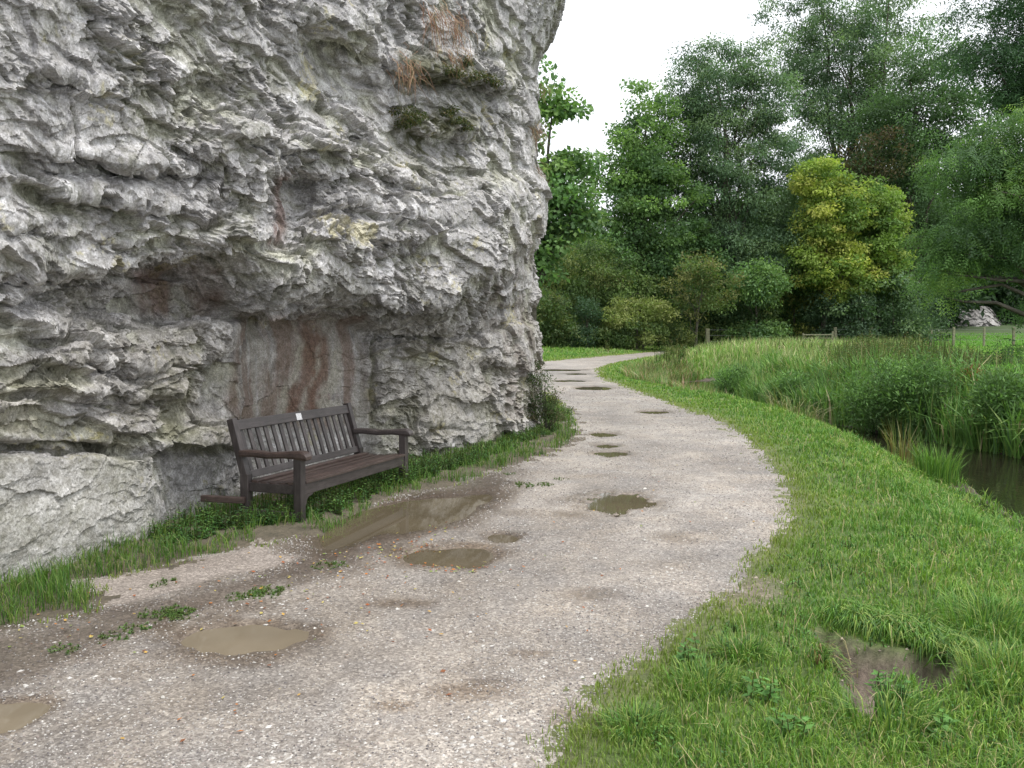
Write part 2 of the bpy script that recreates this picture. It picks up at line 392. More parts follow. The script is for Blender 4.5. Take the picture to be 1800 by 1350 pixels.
fc = catmull(foot); sl_ = np.concatenate([[0], np.cumsum(np.linalg.norm(np.diff(fc, axis=0), axis=1))])
uu_ = np.arange(0, sl_[-1], .02); fc = np.column_stack([np.interp(uu_, sl_, fc[:, 0]), np.interp(uu_, sl_, fc[:, 1])])
def gsm(A, sg):
    k = np.exp(-.5*(np.arange(-3*sg, 3*sg+1)/sg)**2); k /= k.sum(); Pd = np.pad(A, 3*sg, mode='reflect', reflect_type='odd'); return np.convolve(Pd, k, 'valid')
fc = np.column_stack([gsm(fc[:, 0], 14), gsm(fc[:, 1], 14)]); tang = np.column_stack([gsm(np.gradient(fc[:, 0]), 22), gsm(np.gradient(fc[:, 1]), 22)])
sl_ = np.concatenate([[0], np.cumsum(np.linalg.norm(np.diff(fc, axis=0), axis=1))])
us = []; u = 0.0
while u < sl_[-1]:
    us.append(u); yy = np.interp(u, sl_, fc[:, 1]); xx = np.interp(u, sl_, fc[:, 0])
    vis = (yy > 4.2) and not (yy > 15.6 and xx < 0)
    u += (.0085 + .0010*max(yy-6, 0)) if vis else .06
us = np.array(us); vs = []; v = -.45
while v < 9.6: vs.append(v); v += .0085 if v < 4.2 else (.012 if v < 7.2 else .05)
vs = np.array(vs)
fx = np.interp(us, sl_, fc[:, 0]); fy = np.interp(us, sl_, fc[:, 1])
k_ = np.ones(41)/41
tx = np.interp(us, sl_, tang[:, 0]); ty = np.interp(us, sl_, tang[:, 1]); ln = np.hypot(tx, ty); tx /= ln; ty /= ln
U, Vv = np.meshgrid(us, vs, indexing='ij'); nu, nv = U.shape
B = np.stack([np.repeat(fx, nv), np.repeat(fy, nv), Vv.ravel()], 1)
N = np.stack([np.repeat(ty, nv), np.repeat(-tx, nv), np.zeros(nu*nv)], 1)
UV = np.column_stack([U.ravel(), Vv.ravel()])
def facets(uv, cell, aspect, seed, bias=1.0, tilt=1.0, p=2):
    """angular scales: every cell of the rock is its own tilted plane, jutting most at its lower rim"""
    q = (uv if uv.shape[1] == 3 else np.column_stack([uv, np.zeros(len(uv))]))/np.array([cell*aspect, cell, cell]); q = q.astype(np.float32)
    I = np.floor(q).astype(np.int64); best = np.full(len(q), 1e9, np.float32); val = np.zeros(len(q), np.float32); ids = np.zeros(len(q), np.float32)
    for dx in (-1, 0, 1):
        for dy in (-1, 0, 1):
            for dz in (-1, 0, 1):
                cx, cy, cz = I[:, 0]+dx, I[:, 1]+dy, I[:, 2]+dz
                k1 = h32(cx, cy, cz, np.full(len(q), seed)); k2 = (k1 ^ (k1 >> np.uint32(15)))*np.uint32(2246822519); k2 = k2 ^ (k2 >> np.uint32(13))
                f = lambda k, sh: ((k >> np.uint32(sh)) & np.uint32(1023)).astype(np.float32)/1023
                ex, ey, ez = q[:, 0]-(cx+.1+.8*f(k1, 0)), q[:, 1]-(cy+.1+.8*f(k1, 10)), q[:, 2]-(cz+.1+.8*f(k1, 20)); d = ex*ex+ey*ey+ez*ez
                m = d < best; h = f(k2, 0)*2-1; gx = (f(k2, 10)*2-1)*tilt; gy = -(bias*(.3+f(k2, 20)))
                val = np.where(m, .5*h+gx*ex+gy*ey, val); ids = np.where(m, h, ids); best = np.where(m, d, best)
    return val, ids, best
w3 = np.column_stack([UV, np.zeros(len(UV))])
wa = fbm(w3*1.3, 3, 51); wb = fbm(w3*1.3+9, 3, 52); wc = fbm(w3*6, 3, 53); wd = fbm(w3*6+5, 3, 54)
we = fbm(w3*22, 2, 55); wf = fbm(w3*22+3, 2, 56)
# large features of the face, as polygons sighted on it: (polygon, amount in m, feather above px, warp)
FEAT = [
 ([(-400, -400), (420, -400), (470, 300), (425, 500), (395, 470), (380, 462), (240, 468), (100, 482), (-400, 510)], .26, 8, 14),
 ([(420, -400), (1100, -400), (1000, 330), (960, 430), (880, 480), (770, 560), (650, 550), (520, 530), (425, 505), (470, 300)], .24, 26, 16),
 ([(-400, 480), (60, 500), (110, 520), (115, 600), (150, 700), (-400, 760)], .16, 22, 12),
 ([(400, 395), (540, 400), (700, 395), (900, 430), (960, 520), (900, 560), (760, 585), (680, 580), (560, 545), (450, 540), (400, 500)], .13, 16, 12),
 ([(380, 200), (650, 270), (800, 310), (950, 330), (940, 480), (760, 560), (640, 545), (430, 530), (400, 480)], .24, 30, 20),
 ([(130, 560), (300, 575), (430, 560), (420, 600), (350, 650), (340, 740), (410, 745), (415, 788), (275, 792), (190, 792), (60, 782), (-400, 785), (-400, 700), (60, 700)], .24, 9, 12),
 ([(-400, 792), (190, 797), (270, 800), (282, 860), (280, 945), (270, 1150), (-400, 1200)], .30, 8, 6),
 ([(658, 604), (700, 597), (800, 600), (960, 560), (990, 700), (960, 800), (790, 815), (670, 800), (655, 740)], .13, 9, 6),
 ([(800, 380), (1000, 300), (1000, 800), (860, 780), (830, 650), (800, 560)], .10, 50, 20),
 ([(420, 555), (650, 555), (656, 620), (654, 740), (640, 860), (420, 860), (415, 700), (430, 620)], -.16, 9, 8),
 ([(482, 312), (548, 312), (560, 350), (540, 400), (520, 440), (478, 440)], -.28, 13, 6),
 ([(432, 262), (560, 265), (650, 285), (640, 305), (480, 306), (430, 300)], .07, 8, 6),
 ([(530, 40), (640, 90), (640, 112), (560, 75)], -.16, 9, 6),
 ([(500, 60), (560, 78), (640, 115), (635, 190), (560, 200), (505, 130)], -.06, 8, 8),
 ([(500, 10), (620, 20), (670, 80), (640, 92), (530, 42)], .06, 8, 6),
 ([(690, 85), (830, 95), (890, 150), (880, 160), (700, 120)], .10, 8, 10),
 ([(700, 195), (830, 210), (835, 232), (710, 235)], .09, 7, 8),
 ([(385, 452), (250, 460), (235, 500), (390, 490)], -.12, 5, 6),
 ([(105, 495), (395, 478), (420, 540), (300, 575), (130, 600)], -.12, 8, 10),
 ([(640, 330), (860, 320), (830, 420), (650, 430)], .07, 20, 14),
 ([(130, 180), (260, 190), (250, 270), (135, 268)], .05, 7, 8),
 ([(260, 250), (330, 300), (250, 300), (200, 285)], .06, 6, 8),
 ([(0, 285), (130, 300), (220, 310), (215, 330), (0, 310)], -.06, 7, 8),
]
SG = 4.0; gx_ = np.arange(-440, 1141, SG); gy_ = np.arange(-440, 1261, SG)
GXX, GYY = np.meshgrid(gx_, gy_, indexing='ij'); SP = np.column_stack([GXX.ravel(), GYY.ravel()])
sa_ = fbm(SP/90, 4, 57); sb_ = fbm(SP/90+50, 4, 58); ROCKH = np.array([.45, 1.0])
def field(fn): return fn().reshape(GXX.shape)
def look(fld, p):
    x = np.clip((p[:, 0]-gx_[0])/SG, 0, len(gx_)-1.001); y = np.clip((p[:, 1]-gy_[0])/SG, 0, len(gy_)-1.001)
    i, j = x.astype(int), y.astype(int); a, b = x-i, y-j
    return fld[i, j]*(1-a)*(1-b)+fld[i+1, j]*a*(1-b)+fld[i, j+1]*(1-a)*b+fld[i+1, j+1]*a*b
def mkbig():
    D = 0
    for (poly, amt, fe, wp) in FEAT:
        w = (SP + np.column_stack([sa_*wp*1.3, sb_*wp*1.0]))*ROCKH
        D = D + amt*sst(-fe, fe, sdf(w, np.array(poly, float)*ROCKH))
    return D
LEDGE = [([(125, 268), (200, 290), (240, 300), (270, 290), (330, 305)], .17, 60), ([(10, 268), (130, 275)], .08, 35), ([(290, 245), (330, 270), (372, 292)], .13, 50),
 ([(432, 248), (480, 268), (560, 280), (640, 288)], .16, 60), ([(478, 306), (510, 304), (548, 312)], .10, 60), ([(25, 150), (90, 145), (160, 150)], .09, 32), ([(0, 400), (90, 395)], .08, 32), ([(150, 350), (230, 362), (300, 370)], .08, 36),
 ([(200, 425), (235, 440), (290, 425), (400, 440)], .12, 40), ([(230, 466), (300, 456), (385, 450)], .10, 90), ([(520, 40), (560, 62), (600, 88), (645, 112)], .26, 120), ([(468, 70), (500, 78)], .1, 40),
 ([(690, 118), (770, 135), (850, 160), (890, 160)], .20, 60), ([(700, 222), (760, 248), (830, 240)], .16, 50), ([(530, 180), (592, 181)], .09, 30), ([(595, 240), (655, 248)], .11, 36), ([(650, 316), (700, 325), (742, 331)], .13, 42),
 ([(830, 322), (875, 330)], .13, 36), ([(640, 408), (700, 418), (765, 412)], .12, 40), ([(690, 372), (785, 388)], .07, 30), ([(0, 525), (60, 515), (110, 500)], .10, 60), ([(0, 590), (115, 582)], .08, 36), ([(60, 640), (150, 632), (200, 648), (260, 655)], .09, 40),
 ([(0, 690), (120, 695), (220, 708), (340, 700)], .12, 46), ([(665, 735), (720, 733), (800, 758)], .07, 36), ([(690, 640), (800, 650)], .06, 40), ([(560, 545), (640, 560), (680, 592), (770, 590)], .12, 50), ([(425, 545), (500, 542), (560, 548)], .12, 60),
 ([(300, 20), (360, 35), (410, 30)], .09, 36), ([(200, 60), (270, 75)], .08, 30), ([(330, 130), (400, 150)], .09, 36), ([(600, 130), (690, 150)], .07, 30), ([(760, 290), (830, 296)], .08, 30), ([(860, 200), (930, 215)], .1, 34), ([(850, 90), (940, 100)], .1, 36),
 ([(380, 340), (430, 352)], .06, 30), ([(50, 335), (140, 345)], .08, 34), ([(560, 350), (640, 362)], .07, 34), ([(850, 420), (930, 440)], .1, 36), ([(830, 520), (920, 530)], .1, 40), ([(840, 640), (920, 650)], .1, 40)]
def mkledge():
    D = 0; q = SP + np.column_stack([sa_*10, sb_*12 + 5*fbm(SP/28+7, 3, 59)])
    for (pl_, dp, hh_) in LEDGE:
        xs = np.array([p[0] for p in pl_], float); ys = np.array([p[1] for p in pl_], float); dy = q[:, 1]-np.interp(q[:, 0], xs, ys)
        e_ = sst(xs[0]-20, xs[0]+25, q[:, 0])*(1-sst(xs[-1]-50, xs[-1]+50, q[:, 0]))
        D = D - dp*e_*sst(-3, 4, dy)*np.clip(1-dy/hh_, 0, 1) + .35*dp*e_*np.exp(-((dy+14)/14)**2)
    return D
BIG = field(lambda: mkbig()+mkledge())
def big(px):
    return look(BIG, px)
def _old(px):
    D = 0
    # lower wall leans out a little at the far corner crest
    return D
z = B[:, 2]
lean = -.09*sst(10.3, 12.8, B[:, 1])*sst(1.0, 2.8, z)*(1-.55*sst(5.4, 7, z)) + .60*sst(5.3, 7.2, z)*sst(11, 13.2, B[:, 1]) + .13*np.maximum(z-1.5, 0)*sst(12.0, 9.5, B[:, 1]) + 0* .05*np.maximum(z-2.5, 0)*sst(12.5, 10.5, B[:, 1])
D = np.full(len(B), .2)
inview = (B[:, 1] > 3.5)
Iv = np.where(inview)[0]
for it in range(14):
    p, _ = project(B[Iv] + N[Iv]*(D[Iv]+lean[Iv])[:, None]); nd = big(p)
    D[Iv] = .6*D[Iv] + .4*nd
# soften steps a touch and add a broad swell
Dq = D.reshape(nu, nv)
for sg_ in range(10): Dq = .25*np.roll(Dq, 2, 0) + .5*Dq + .25*np.roll(Dq, -2, 0)
D = Dq.ravel() + .05*wa
Dg = (D+lean).reshape(nu, nv); Zg = z.reshape(nu, nv); nw = nv + 60; Dn = np.zeros((nu, nw)); Zn = np.zeros((nu, nw))
for i in range(nu):
    a_ = np.concatenate([[0], np.cumsum(np.sqrt(np.diff(Zg[i])**2*(.0085/np.diff(vs))**2 + .8*np.diff(Dg[i])**2*(.0085/np.diff(vs))))])
    q_ = np.linspace(0, a_[-1], nw); Dn[i] = np.interp(q_, a_, Dg[i]); Zn[i] = np.interp(q_, a_, Zg[i])
nv = nw; Ug = np.repeat(us[:, None], nv, 1); B = np.stack([np.repeat(fx, nv), np.repeat(fy, nv), Zn.ravel()], 1); N = np.stack([np.repeat(ty, nv), np.repeat(-tx, nv), np.zeros(nu*nv)], 1)
UV = np.column_stack([Ug.ravel(), Zn.ravel()]); z = B[:, 2]; D = Dn.ravel(); lean = 0*D
S0 = (B + N*D[:, None]).reshape(nu, nv, 3)
sm = lambda A: (A + np.roll(A, 3, 0) + np.roll(A, -3, 0) + np.roll(A, 3, 1) + np.roll(A, -3, 1))/5
SS = sm(sm(S0)); nrm_ = unit(np.cross(np.gradient(SS, axis=0), np.gradient(SS, axis=1)).reshape(-1, 3)); nrm_ *= np.sign((nrm_*N).sum(1, keepdims=True)+1e-6)
ND = unit(.5*N + nrm_); w3 = np.column_stack([UV, D])
wa = fbm(w3*1.3, 3, 51); wb = fbm(w3*1.3+9, 3, 52); wc = fbm(w3*6, 3, 53); wd = fbm(w3*6+5, 3, 54); we = fbm(w3*22, 2, 55); wf = fbm(w3*22+3, 2, 56)
px, zc = project(B + N*(D+lean)[:, None])
rough = np.ones(len(B))
def soft(poly, f=18): return look(field(lambda: sst(-f, f, sdf(SP + np.column_stack([sa_, sb_])*16, poly))), px)
SM_ = np.maximum.reduce([soft([(425, 560), (650, 560), (650, 740), (640, 880), (420, 880)]), soft([(-50, 800), (280, 805), (280, 1000), (-50, 1050)])*.75,
     soft([(283, 805), (415, 800), (430, 950), (283, 950)])*.8, soft([(510, 65), (635, 120), (630, 190), (520, 150)])*.7, soft([(120, 510), (400, 480), (420, 560), (250, 600), (120, 590)])*.7,
     soft([(40, 20), (110, 30), (120, 110), (50, 100)])*.7, soft([(130, 190), (250, 195), (245, 262), (135, 262)])*.5, soft([(480, 315), (540, 315), (515, 440), (480, 440)])*.8,
     soft([(300, 560), (420, 560), (410, 700), (200, 780), (200, 700)])*.35])
dist = np.clip(zc/8, .8, 1.6)
rough = 1-.85*SM_
# facets: warp and tilt the bedding a little (dips to the right)
uvw = UV + np.column_stack([.035*wc + .008*we, .025*wd + .006*wf]) + np.column_stack([.16*wa, .10*wb])
uvw[:, 1] += .05*uvw[:, 0]; uvw = np.column_stack([uvw, D])
A0, i0_, _ = facets(uvw, .95, 1.3, 91, .7, .8)
A1, i1, e1 = facets(uvw, .50, 1.5, 101, 1.1, .8)
A2, i2, e2 = facets(uvw, .20, 1.35, 111, 1.0, 1.0)
uvx = uvw + .006*np.column_stack([we, wf, we])
A3, i3, e3 = facets(uvx, .095, 1.3, 121, .9, 1.1)
A4, i4, e4 = facets(uvx, .045, 1.25, 131, .8, 1.2)
ridg = 1-np.abs(fbm(w3*np.array([5, 8, 1]), 4, 61, .6))
mod = .15+1.1*sst(-.45, .6, fbm(w3*1.1+4, 3, 63)); mod2 = .2+1.0*sst(-.4, .5, fbm(w3*2.3+14, 3, 64))          # some areas broken, some smoother
E = rough*(.045*A0 + .066*A1 + .056*A2*(.3+mod*.7) + .033*A3*(.25+.9*mod*mod2) + .017*A4*mod*mod2*1.3) + .012*ridg*rough + .0045*fbm(w3*30, 3, 62)*(.5+.5*rough)
# bed cracks: thin deep horizontal seams
for (poly, dp, wd_) in [([(15, 786), (60, 782), (120, 780), (190, 790)], .12, 3.0), ([(278, 796), (340, 788), (410, 792)], .15, 5.0), ([(100, 492), (170, 482), (235, 488)], .05, 4),
                      ([(300, 640), (345, 645), (370, 655)], .06, 3), ([(655, 600), (655, 740)], .08, 4), ([(130, 190), (130, 268), (210, 300), (270, 290)], .05, 3), ([(0, 700), (100, 705), (200, 720)], .04, 3),
                      ([(0, 270), (130, 275)], .05, 3), ([(465, 80), (480, 120), (500, 140)], .04, 3), ([(640, 600), (760, 597)], .06, 3.5), ([(770, 800), (800, 795)], .1, 6), ([(690, 330), (760, 345), (860, 330)], .05, 4)]:
    d = np.full(len(B), 1e9); W = px + np.column_stack([wc, wd])*5
    for a, b in zip(poly[:-1], poly[1:]):
        a = np.array(a, float); b = np.array(b, float); e = b-a; q = W-a; t_ = np.clip(q@e/(e@e), 0, 1)
        d = np.minimum(d, np.hypot(*(q-t_[:, None]*e).T))
    E = E - dp*np.exp(-(d/wd_)**2)
# far corner: knobbly, deeply eroded
kn = sst(850, 905, px[:, 0])*sst(720, 300, px[:, 1])*(B[:, 1] > 8)
E = E + kn*(-.03*A2 - .02*A3 - .09*np.maximum(0, fbm(w3*np.array([7, 4.5, 1]), 3, 66)))
D2 = D
topc = sst(8.2, 9.6, z)
VR = B + N*(D2 - 2.5*topc)[:, None] + ND*E[:, None]

gi = (np.arange(nu-1)[:, None]*nv + np.arange(nv-1)[None, :]).ravel()
QR = np.column_stack([gi, gi+nv, gi+nv+1, gi+1])
# colour
px, zc = project(VR)
big1 = fbm(w3*.8+2, 4, 71); m1 = fbm(w3*3+1, 4, 72); m2 = fbm(w3*11, 4, 73); m3 = fbm(w3*34, 2, 74)
c0 = np.array([.432, .42, .42]); c = np.repeat(c0[None], len(B), 0)
v_ = 1 + .16*big1 + .18*m1 + .22*m2 + .12*i2 + .14*i3 + .12*i4
c = c*np.clip(v_, .45, 1.7)[:, None]
def blend(c, col, f): return c*(1-f[:, None]) + np.array(col)*f[:, None]
c = blend(c, (.66, .65, .655), .75*sst(.25, .8, m2*.6 + i3*.6 + .3*big1))          # clean pale broken faces
c = blend(c, (.20, .20, .155), .6*sst(.25, .8, m1 + .5*m3 - .2*big1))            # grey-olive algae film
c = blend(c, (.55, .50, .27), .55*sst(.62, .95, fbm(w3*2.4+31, 4, 75) + .3*m3))   # ochre lichen
# iron-brown and lime-streaked back walls of the recesses
streak = fbm(np.column_stack([UV[:, 0]*6 + .18*wa + .07*wc, UV[:, 1]*.55, UV[:, 0]*0]), 4, 76)
streak2 = fbm(np.column_stack([UV[:, 0]*22 + .2*wb, UV[:, 1]*.8, UV[:, 0]*0]), 3, 77)
nb = soft([(420, 548), (640, 556), (645, 620), (645, 745), (560, 760), (420, 740), (395, 700), (420, 620)], 12)
c = blend(c, (.225, .165, .135), nb*sst(-.75, .3, .7*streak + .4*streak2 + .35*m1)*.85)
c = blend(c, (.38, .36, .33), nb*sst(.1, .6, -streak + .5*streak2 + .4*m2)*.7)
for a_, b_ in ((515, 575),):
    c = blend(c, (.17, .095, .065), soft([(a_, 560), (b_, 560), (b_-8, 740), (a_-8, 740)], 8)*.8*sst(-.6, .2, m1))
for (x0, x1, x2) in ((572, 592, 6), (500, 512, 4), (540, 548, 3)):
    c = blend(c, (.40, .38, .33), soft([(x0+8, 610), (x1+8, 600), (x1, 745), (x0-6, 745)], 6)*.8*sst(-.7, .0, m2))
c = blend(c, (.21, .13, .11), np.maximum(soft([(230, 480), (400, 470), (390, 540), (300, 560), (240, 560)], 12), soft([(478, 312), (515, 312), (500, 440), (478, 440)], 8))*sst(-.5, .4, streak + .5*m1)*.7)
c = blend(c, (.20, .14, .12), soft([(560, 470), (470, 440), (470, 330), (500, 330)], 6)*0)
c = c*(1 + np.array([-.02, .0, -.16])*sst(.01, -.05, E)[:, None])  # olive tint in recesses: shade with green bounced light, painted in
# lower blocks: smoother, buff grey
lo = np.maximum(soft([(-80, 795), (280, 800), (280, 1000), (-80, 1050)], 14), soft([(660, 620), (900, 620), (900, 800), (660, 800)], 30)*.35)
c = blend(c, (.38, .37, .325), lo*.6*(.8+.4*m1))
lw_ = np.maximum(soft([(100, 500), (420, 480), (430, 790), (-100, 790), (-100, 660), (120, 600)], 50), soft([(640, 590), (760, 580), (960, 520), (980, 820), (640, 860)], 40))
c = c*(1 - lw_[:, None]*np.array([.26, .28, .33])*(.75+.5*m1[:, None]))  # shade of the overhang painted into the lower wall's colour
c = c*(1+.0*lo[:, None])
# mossy ledges
ms = np.maximum.reduce([soft([(690, 80), (880, 110), (900, 165), (860, 170), (700, 150), (690, 260), (720, 250)], 16), soft([(690, 190), (835, 205), (835, 245), (760, 300), (690, 245)], 16), soft([(790, 250), (830, 240), (830, 290), (790, 290)], 10),
                        soft([(740, 280), (790, 280), (790, 330), (740, 330)], 10)*.7])
c = blend(c, (.085, .085, .035), ms*sst(-.45, .35, m2 + .6*m1)*.9)
c = blend(c, (.10, .10, .075), .45*soft([(440, 480), (900, 500), (760, 590), (650, 590), (560, 545), (450, 545)], 20)*sst(-.6, .4, m1))   # olive shade on the big overhang's underside, painted in
# dark damp foot & right corner lichens
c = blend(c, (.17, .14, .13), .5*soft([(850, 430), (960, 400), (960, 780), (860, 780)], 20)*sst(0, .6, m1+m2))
c = np.clip(c, .02, .82)
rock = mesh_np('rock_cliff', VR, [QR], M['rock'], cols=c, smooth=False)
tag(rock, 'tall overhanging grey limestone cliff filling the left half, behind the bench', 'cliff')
pxR, zR = project(VR)
cand = np.where((pxR[:, 0] > -60) & (pxR[:, 0] < 1080) & (pxR[:, 1] > -120) & (VR[:, 1] > 4))[0]
def on_rock(x, y):
    d = np.hypot(pxR[cand, 0]-x, pxR[cand, 1]-y); k = cand[np.where(d < 7)[0]]
    if len(k) == 0: k = cand[[np.argmin(d)]]
    return VR[k[np.argmin(zR[k])]], N[k[np.argmin(zR[k])]]
# rock foot in plan (for keeping plants out of it)
ROCKPOLY = [(fx[i]+ty[i]*.12, fy[i]-tx[i]*.12) for i in range(0, len(us), 12)] + [(-40, 30), (-40, -10)]

# ------------------------------------------------------------------ blades and leaves
def unit(v): return v/np.maximum(np.linalg.norm(v, axis=1, keepdims=True), 1e-9)
def blades(P, h, w, lean, az, curl=.35):
    """five-vertex bent blades; returns V, quads, tris"""
    n = len(P); la = np.column_stack([np.cos(az), np.sin(az), np.zeros(n)])
    a2 = az + np.pi/2 + rng.uniform(-.9, .9, n); sd_ = np.column_stack([np.cos(a2), np.sin(a2), np.zeros(n)])
    up = np.array([0, 0, 1.0]); h_ = h[:, None]; l = lean[:, None]; w_ = w[:, None]
    m = P + up*h_*.55*np.cos(l*.5) + la*h_*.55*np.sin(l*.5)
    tip = m + up*h_*.5*np.cos(l*(1+curl*2)) + la*h_*.5*np.sin(l*(1+curl*2))
    V = np.stack([P-sd_*w_*.5, P+sd_*w_*.5, m+sd_*w_*.42, m-sd_*w_*.42, tip], 1).reshape(-1, 3)
    b = np.arange(n)*5
    return V, np.column_stack([b, b+1, b+2, b+3]), np.column_stack([b+3, b+2, b+4])
def leaves(C, D, Nn, L, W):
    """diamond leaves with their stalk end at C, pointing along D"""
    n = len(C); D = unit(D); S = unit(np.cross(D, Nn)+1e-6); L = L[:, None]; W = W[:, None]
    nn = unit(np.cross(S, D))
    V = np.stack([C, C+D*L*.45+S*W*.5+nn*L*.05, C+D*L, C+D*L*.45-S*W*.5+nn*L*.05], 1).reshape(-1, 3)
    b = np.arange(n)*4; return V, np.column_stack([b, b+1, b+2, b+3])
def fan_pts(n, y0, y1, a0=-34, a1=34, pw=1.6):
    """ground points whose density falls with distance"""
    u_ = rng.random(n); e = 1-pw+1
    y = (y0**e + u_*(y1**e-y0**e))**(1/e)
    return np.column_stack([y*np.tan(np.radians(rng.uniform(a0, a1, n))), y])
def groundz(P): 
    Q3 = np.column_stack([P[:, :2], np.zeros(len(P))]); return height(Q3)

# turf of the near bank and verge, and the strip under the rock
def grass_cols(n, kinds, prob, var=.25):
    k = rng.choice(len(kinds), n, p=prob); c = np.array(kinds)[k]*(1+var*(rng.random((n, 1))*2-1)); return c
GK = [(.17, .30, .045), (.125, .25, .047), (.27, .37, .075), (.07, .16, .04), (.42, .38, .18)]
P = fan_pts(560000, 2.0, 60)
sp_ = sdf(P, PATH); sr_ = sdf(P, RIVER); rk = sdf(P, ROCKPOLY)
n1 = fbm(P*1.1, 3, 201); n2 = fbm(P*4, 2, 202)
right = (P[:, 0] > -.3 + 0*P[:, 1]) & ~((P[:, 1] < 16) & (P[:, 0] < .62) & (P[:, 1] > 9))
keep = (sp_ + .10*n2 - .05*(rng.random(len(P)) < .25) < -.0) & (sr_ < .05) & (rk < 0) & (P[:, 1] < 56)
leftstrip = (P[:, 1] < 16.5) & (P[:, 0] < 1.35) & (sdf(P, PATH) < 0) & (P[:, 0] < np.interp(P[:, 1], [0, 3, 5, 8, 12, 16], [0, 0, 0, 0.2, .9, 1.4]))
thin = sst(0, -.5, sp_ + .2*n1)
keep &= rng.random(len(P)) < np.where(leftstrip, 1.0, .5+.6*thin)
keep &= ~((sdf(P, HOLLOW) > -.01) & (rng.random(len(P)) > .06)) & ~((sdf(P, BARE)+.06*n2 > -.04) & (rng.random(len(P)) > .4))
keep &= ~(leftstrip & (n2 + .6*n1 < -.05 - .25*sst(0, -.4, sp_) - .5*(P[:, 1] < 6.2) + .25*((P[:, 1] > 6.6) & (P[:, 1] < 7.6))))
farbank = (P[:, 0] > 7) & (P[:, 0] > np.interp(P[:, 1], [15, 19, 22, 26, 32], [9, 8, 7.2, 6.9, 7.8])) & (P[:, 1] < 33)
keep &= ~farbank
P = P[keep]; sp_ = sp_[keep]; n1 = n1[keep]; n2 = n2[keep]; ls = leftstrip[keep]; sr_ = sr_[keep]; n = len(P)
dist = np.hypot(P[:, 0], P[:, 1])
tall = sst(.3, 2.2, -sp_)*(1-ls)
nearr = sst(8, 4, dist)
hh = (.028 + .055*tall + .05*tall*sst(.0, .9, n1))*(1+.5*rng.random(n)) + .01
hh = np.where(ls, .025 + .09*rng.random(n)**1.7 + .06*sst(.1, .8, n1), hh)
ww_ls = np.where(ls, .7, 1.0)
hh = hh*(1+.25*np.clip(dist/20, 0, 2))*(.75+.6*sst(-.5, .8, n2))
ww = (.0020 + .0007*dist*(1+.4*rng.random(n)))*ww_ls
hh = np.where(ls & (P[:, 1] < 6.1), hh*1.25+.02, hh)
V, q, t3 = blades(np.column_stack([P, groundz(P)-.006]), hh, ww, rng.uniform(.15, 1.25, n)*(.6+.7*tall), rng.uniform(0, 6.28, n) )
cc = grass_cols(n, GK, [.36, .25, .2, .11, .08])
tint = sst(-.6, .7, n1 + .4*n2)[:, None]
cc = cc*(1-.35*tint) + np.array([.085, .24, .05])*.35*tint
rim = sst(-.55, 0, sp_)[:, None]*(~ls)[:, None]
cc = cc*(1-.55*rim) + np.array([.25, .28, .06])*.55*rim
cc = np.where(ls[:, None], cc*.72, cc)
cc = cc*1.0
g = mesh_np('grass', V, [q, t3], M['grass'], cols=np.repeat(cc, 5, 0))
tag(g, kind='stuff')
print('grass', n)

# straw stems standing in the verge
P = fan_pts(2600, 2.2, 14); s_ = sdf(P, PATH); P = P[(s_ < -.35) & (sdf(P, RIVER) < -.1) & (P[:, 0] > .6)]; n = len(P)
V, q, t3 = blades(np.column_stack([P, groundz(P)]), rng.uniform(.08, .24, n), .0018+.0004*P[:, 1], rng.uniform(.3, 1.5, n), rng.uniform(0, 6.28, n))
tag(mesh_np('straw_stems', V, [q, t3], M['dry'], cols=np.repeat(np.array([[.48, .42, .22]])*rng.uniform(.6, 1.1, (n, 1)), 5, 0)), kind='stuff')
# long coarse tussocks arching over the eroded hollow and along the bank
def tussock(name, x, y, r, nb_, h, cols, label, cat, grp=None, az0=None, spread=3.14, lean=(.3, 1.3), w=.006, z=None, seedheads=0):
    an = rng.uniform(0, 6.28, nb_); rad = r*np.sqrt(rng.random(nb_)); P = np.column_stack([np.cos(an)*rad, np.sin(an)*rad])
    zz = groundz(P + [x, y]); z0 = float(groundz(np.array([[x, y]]))[0]) if z is None else z
    az = an + rng.normal(0, .5, nb_) if az0 is None else az0 + rng.uniform(-spread, spread, nb_)
    hs_ = h*(.5+.6*rng.random(nb_))
    V, q, t3 = blades(np.column_stack([P, zz-z0-.01]), hs_, w*(.7+.6*rng.random(nb_)), rng.uniform(*lean, nb_), az)
    cc = grass_cols(nb_, cols, np.ones(len(cols))/len(cols))
    o = mesh_np(name, V, [q, t3], M['grass'], cols=np.repeat(cc, 5, 0)); o.location = (x, y, z0)
    return tag(o, label, cat, grp)
TG = [(.15, .29, .05), (.11, .23, .045), (.27, .35, .09), (.07, .15, .04)]
TU = [(1490, 1108, .13, 'coarse arching tussock at the left end of the eroded hollow'), (1540, 1118, .15, 'coarse tussock second from the left above the hollow'), (1600, 1130, .17, 'large arching tussock over the middle of the eroded hollow'),
      (1655, 1150, .15, 'coarse tussock at the right end above the bare soil')]
for (a, b, r, lb) in TU:
    c_ = gp(a, b, -.03); tussock('grass_tussock', c_[0], c_[1]+.03, r, 420, .23, TG, lb, 'tussock', 'tussocks overhanging the eroded hollow', az0=-1.4, spread=1.3, lean=(.9, 2.0), w=.006)
c_ = gp(1460, 1200, -.08); tussock('grass_tussock', c_[0], c_[1], .10, 340, .17, TG+[(.25, .17, .09)], 'browned tussock slumped on the left side of the hollow', 'tussock', 'tussocks overhanging the eroded hollow', az0=-1.2, spread=1.2, lean=(.6, 1.6), w=.005)
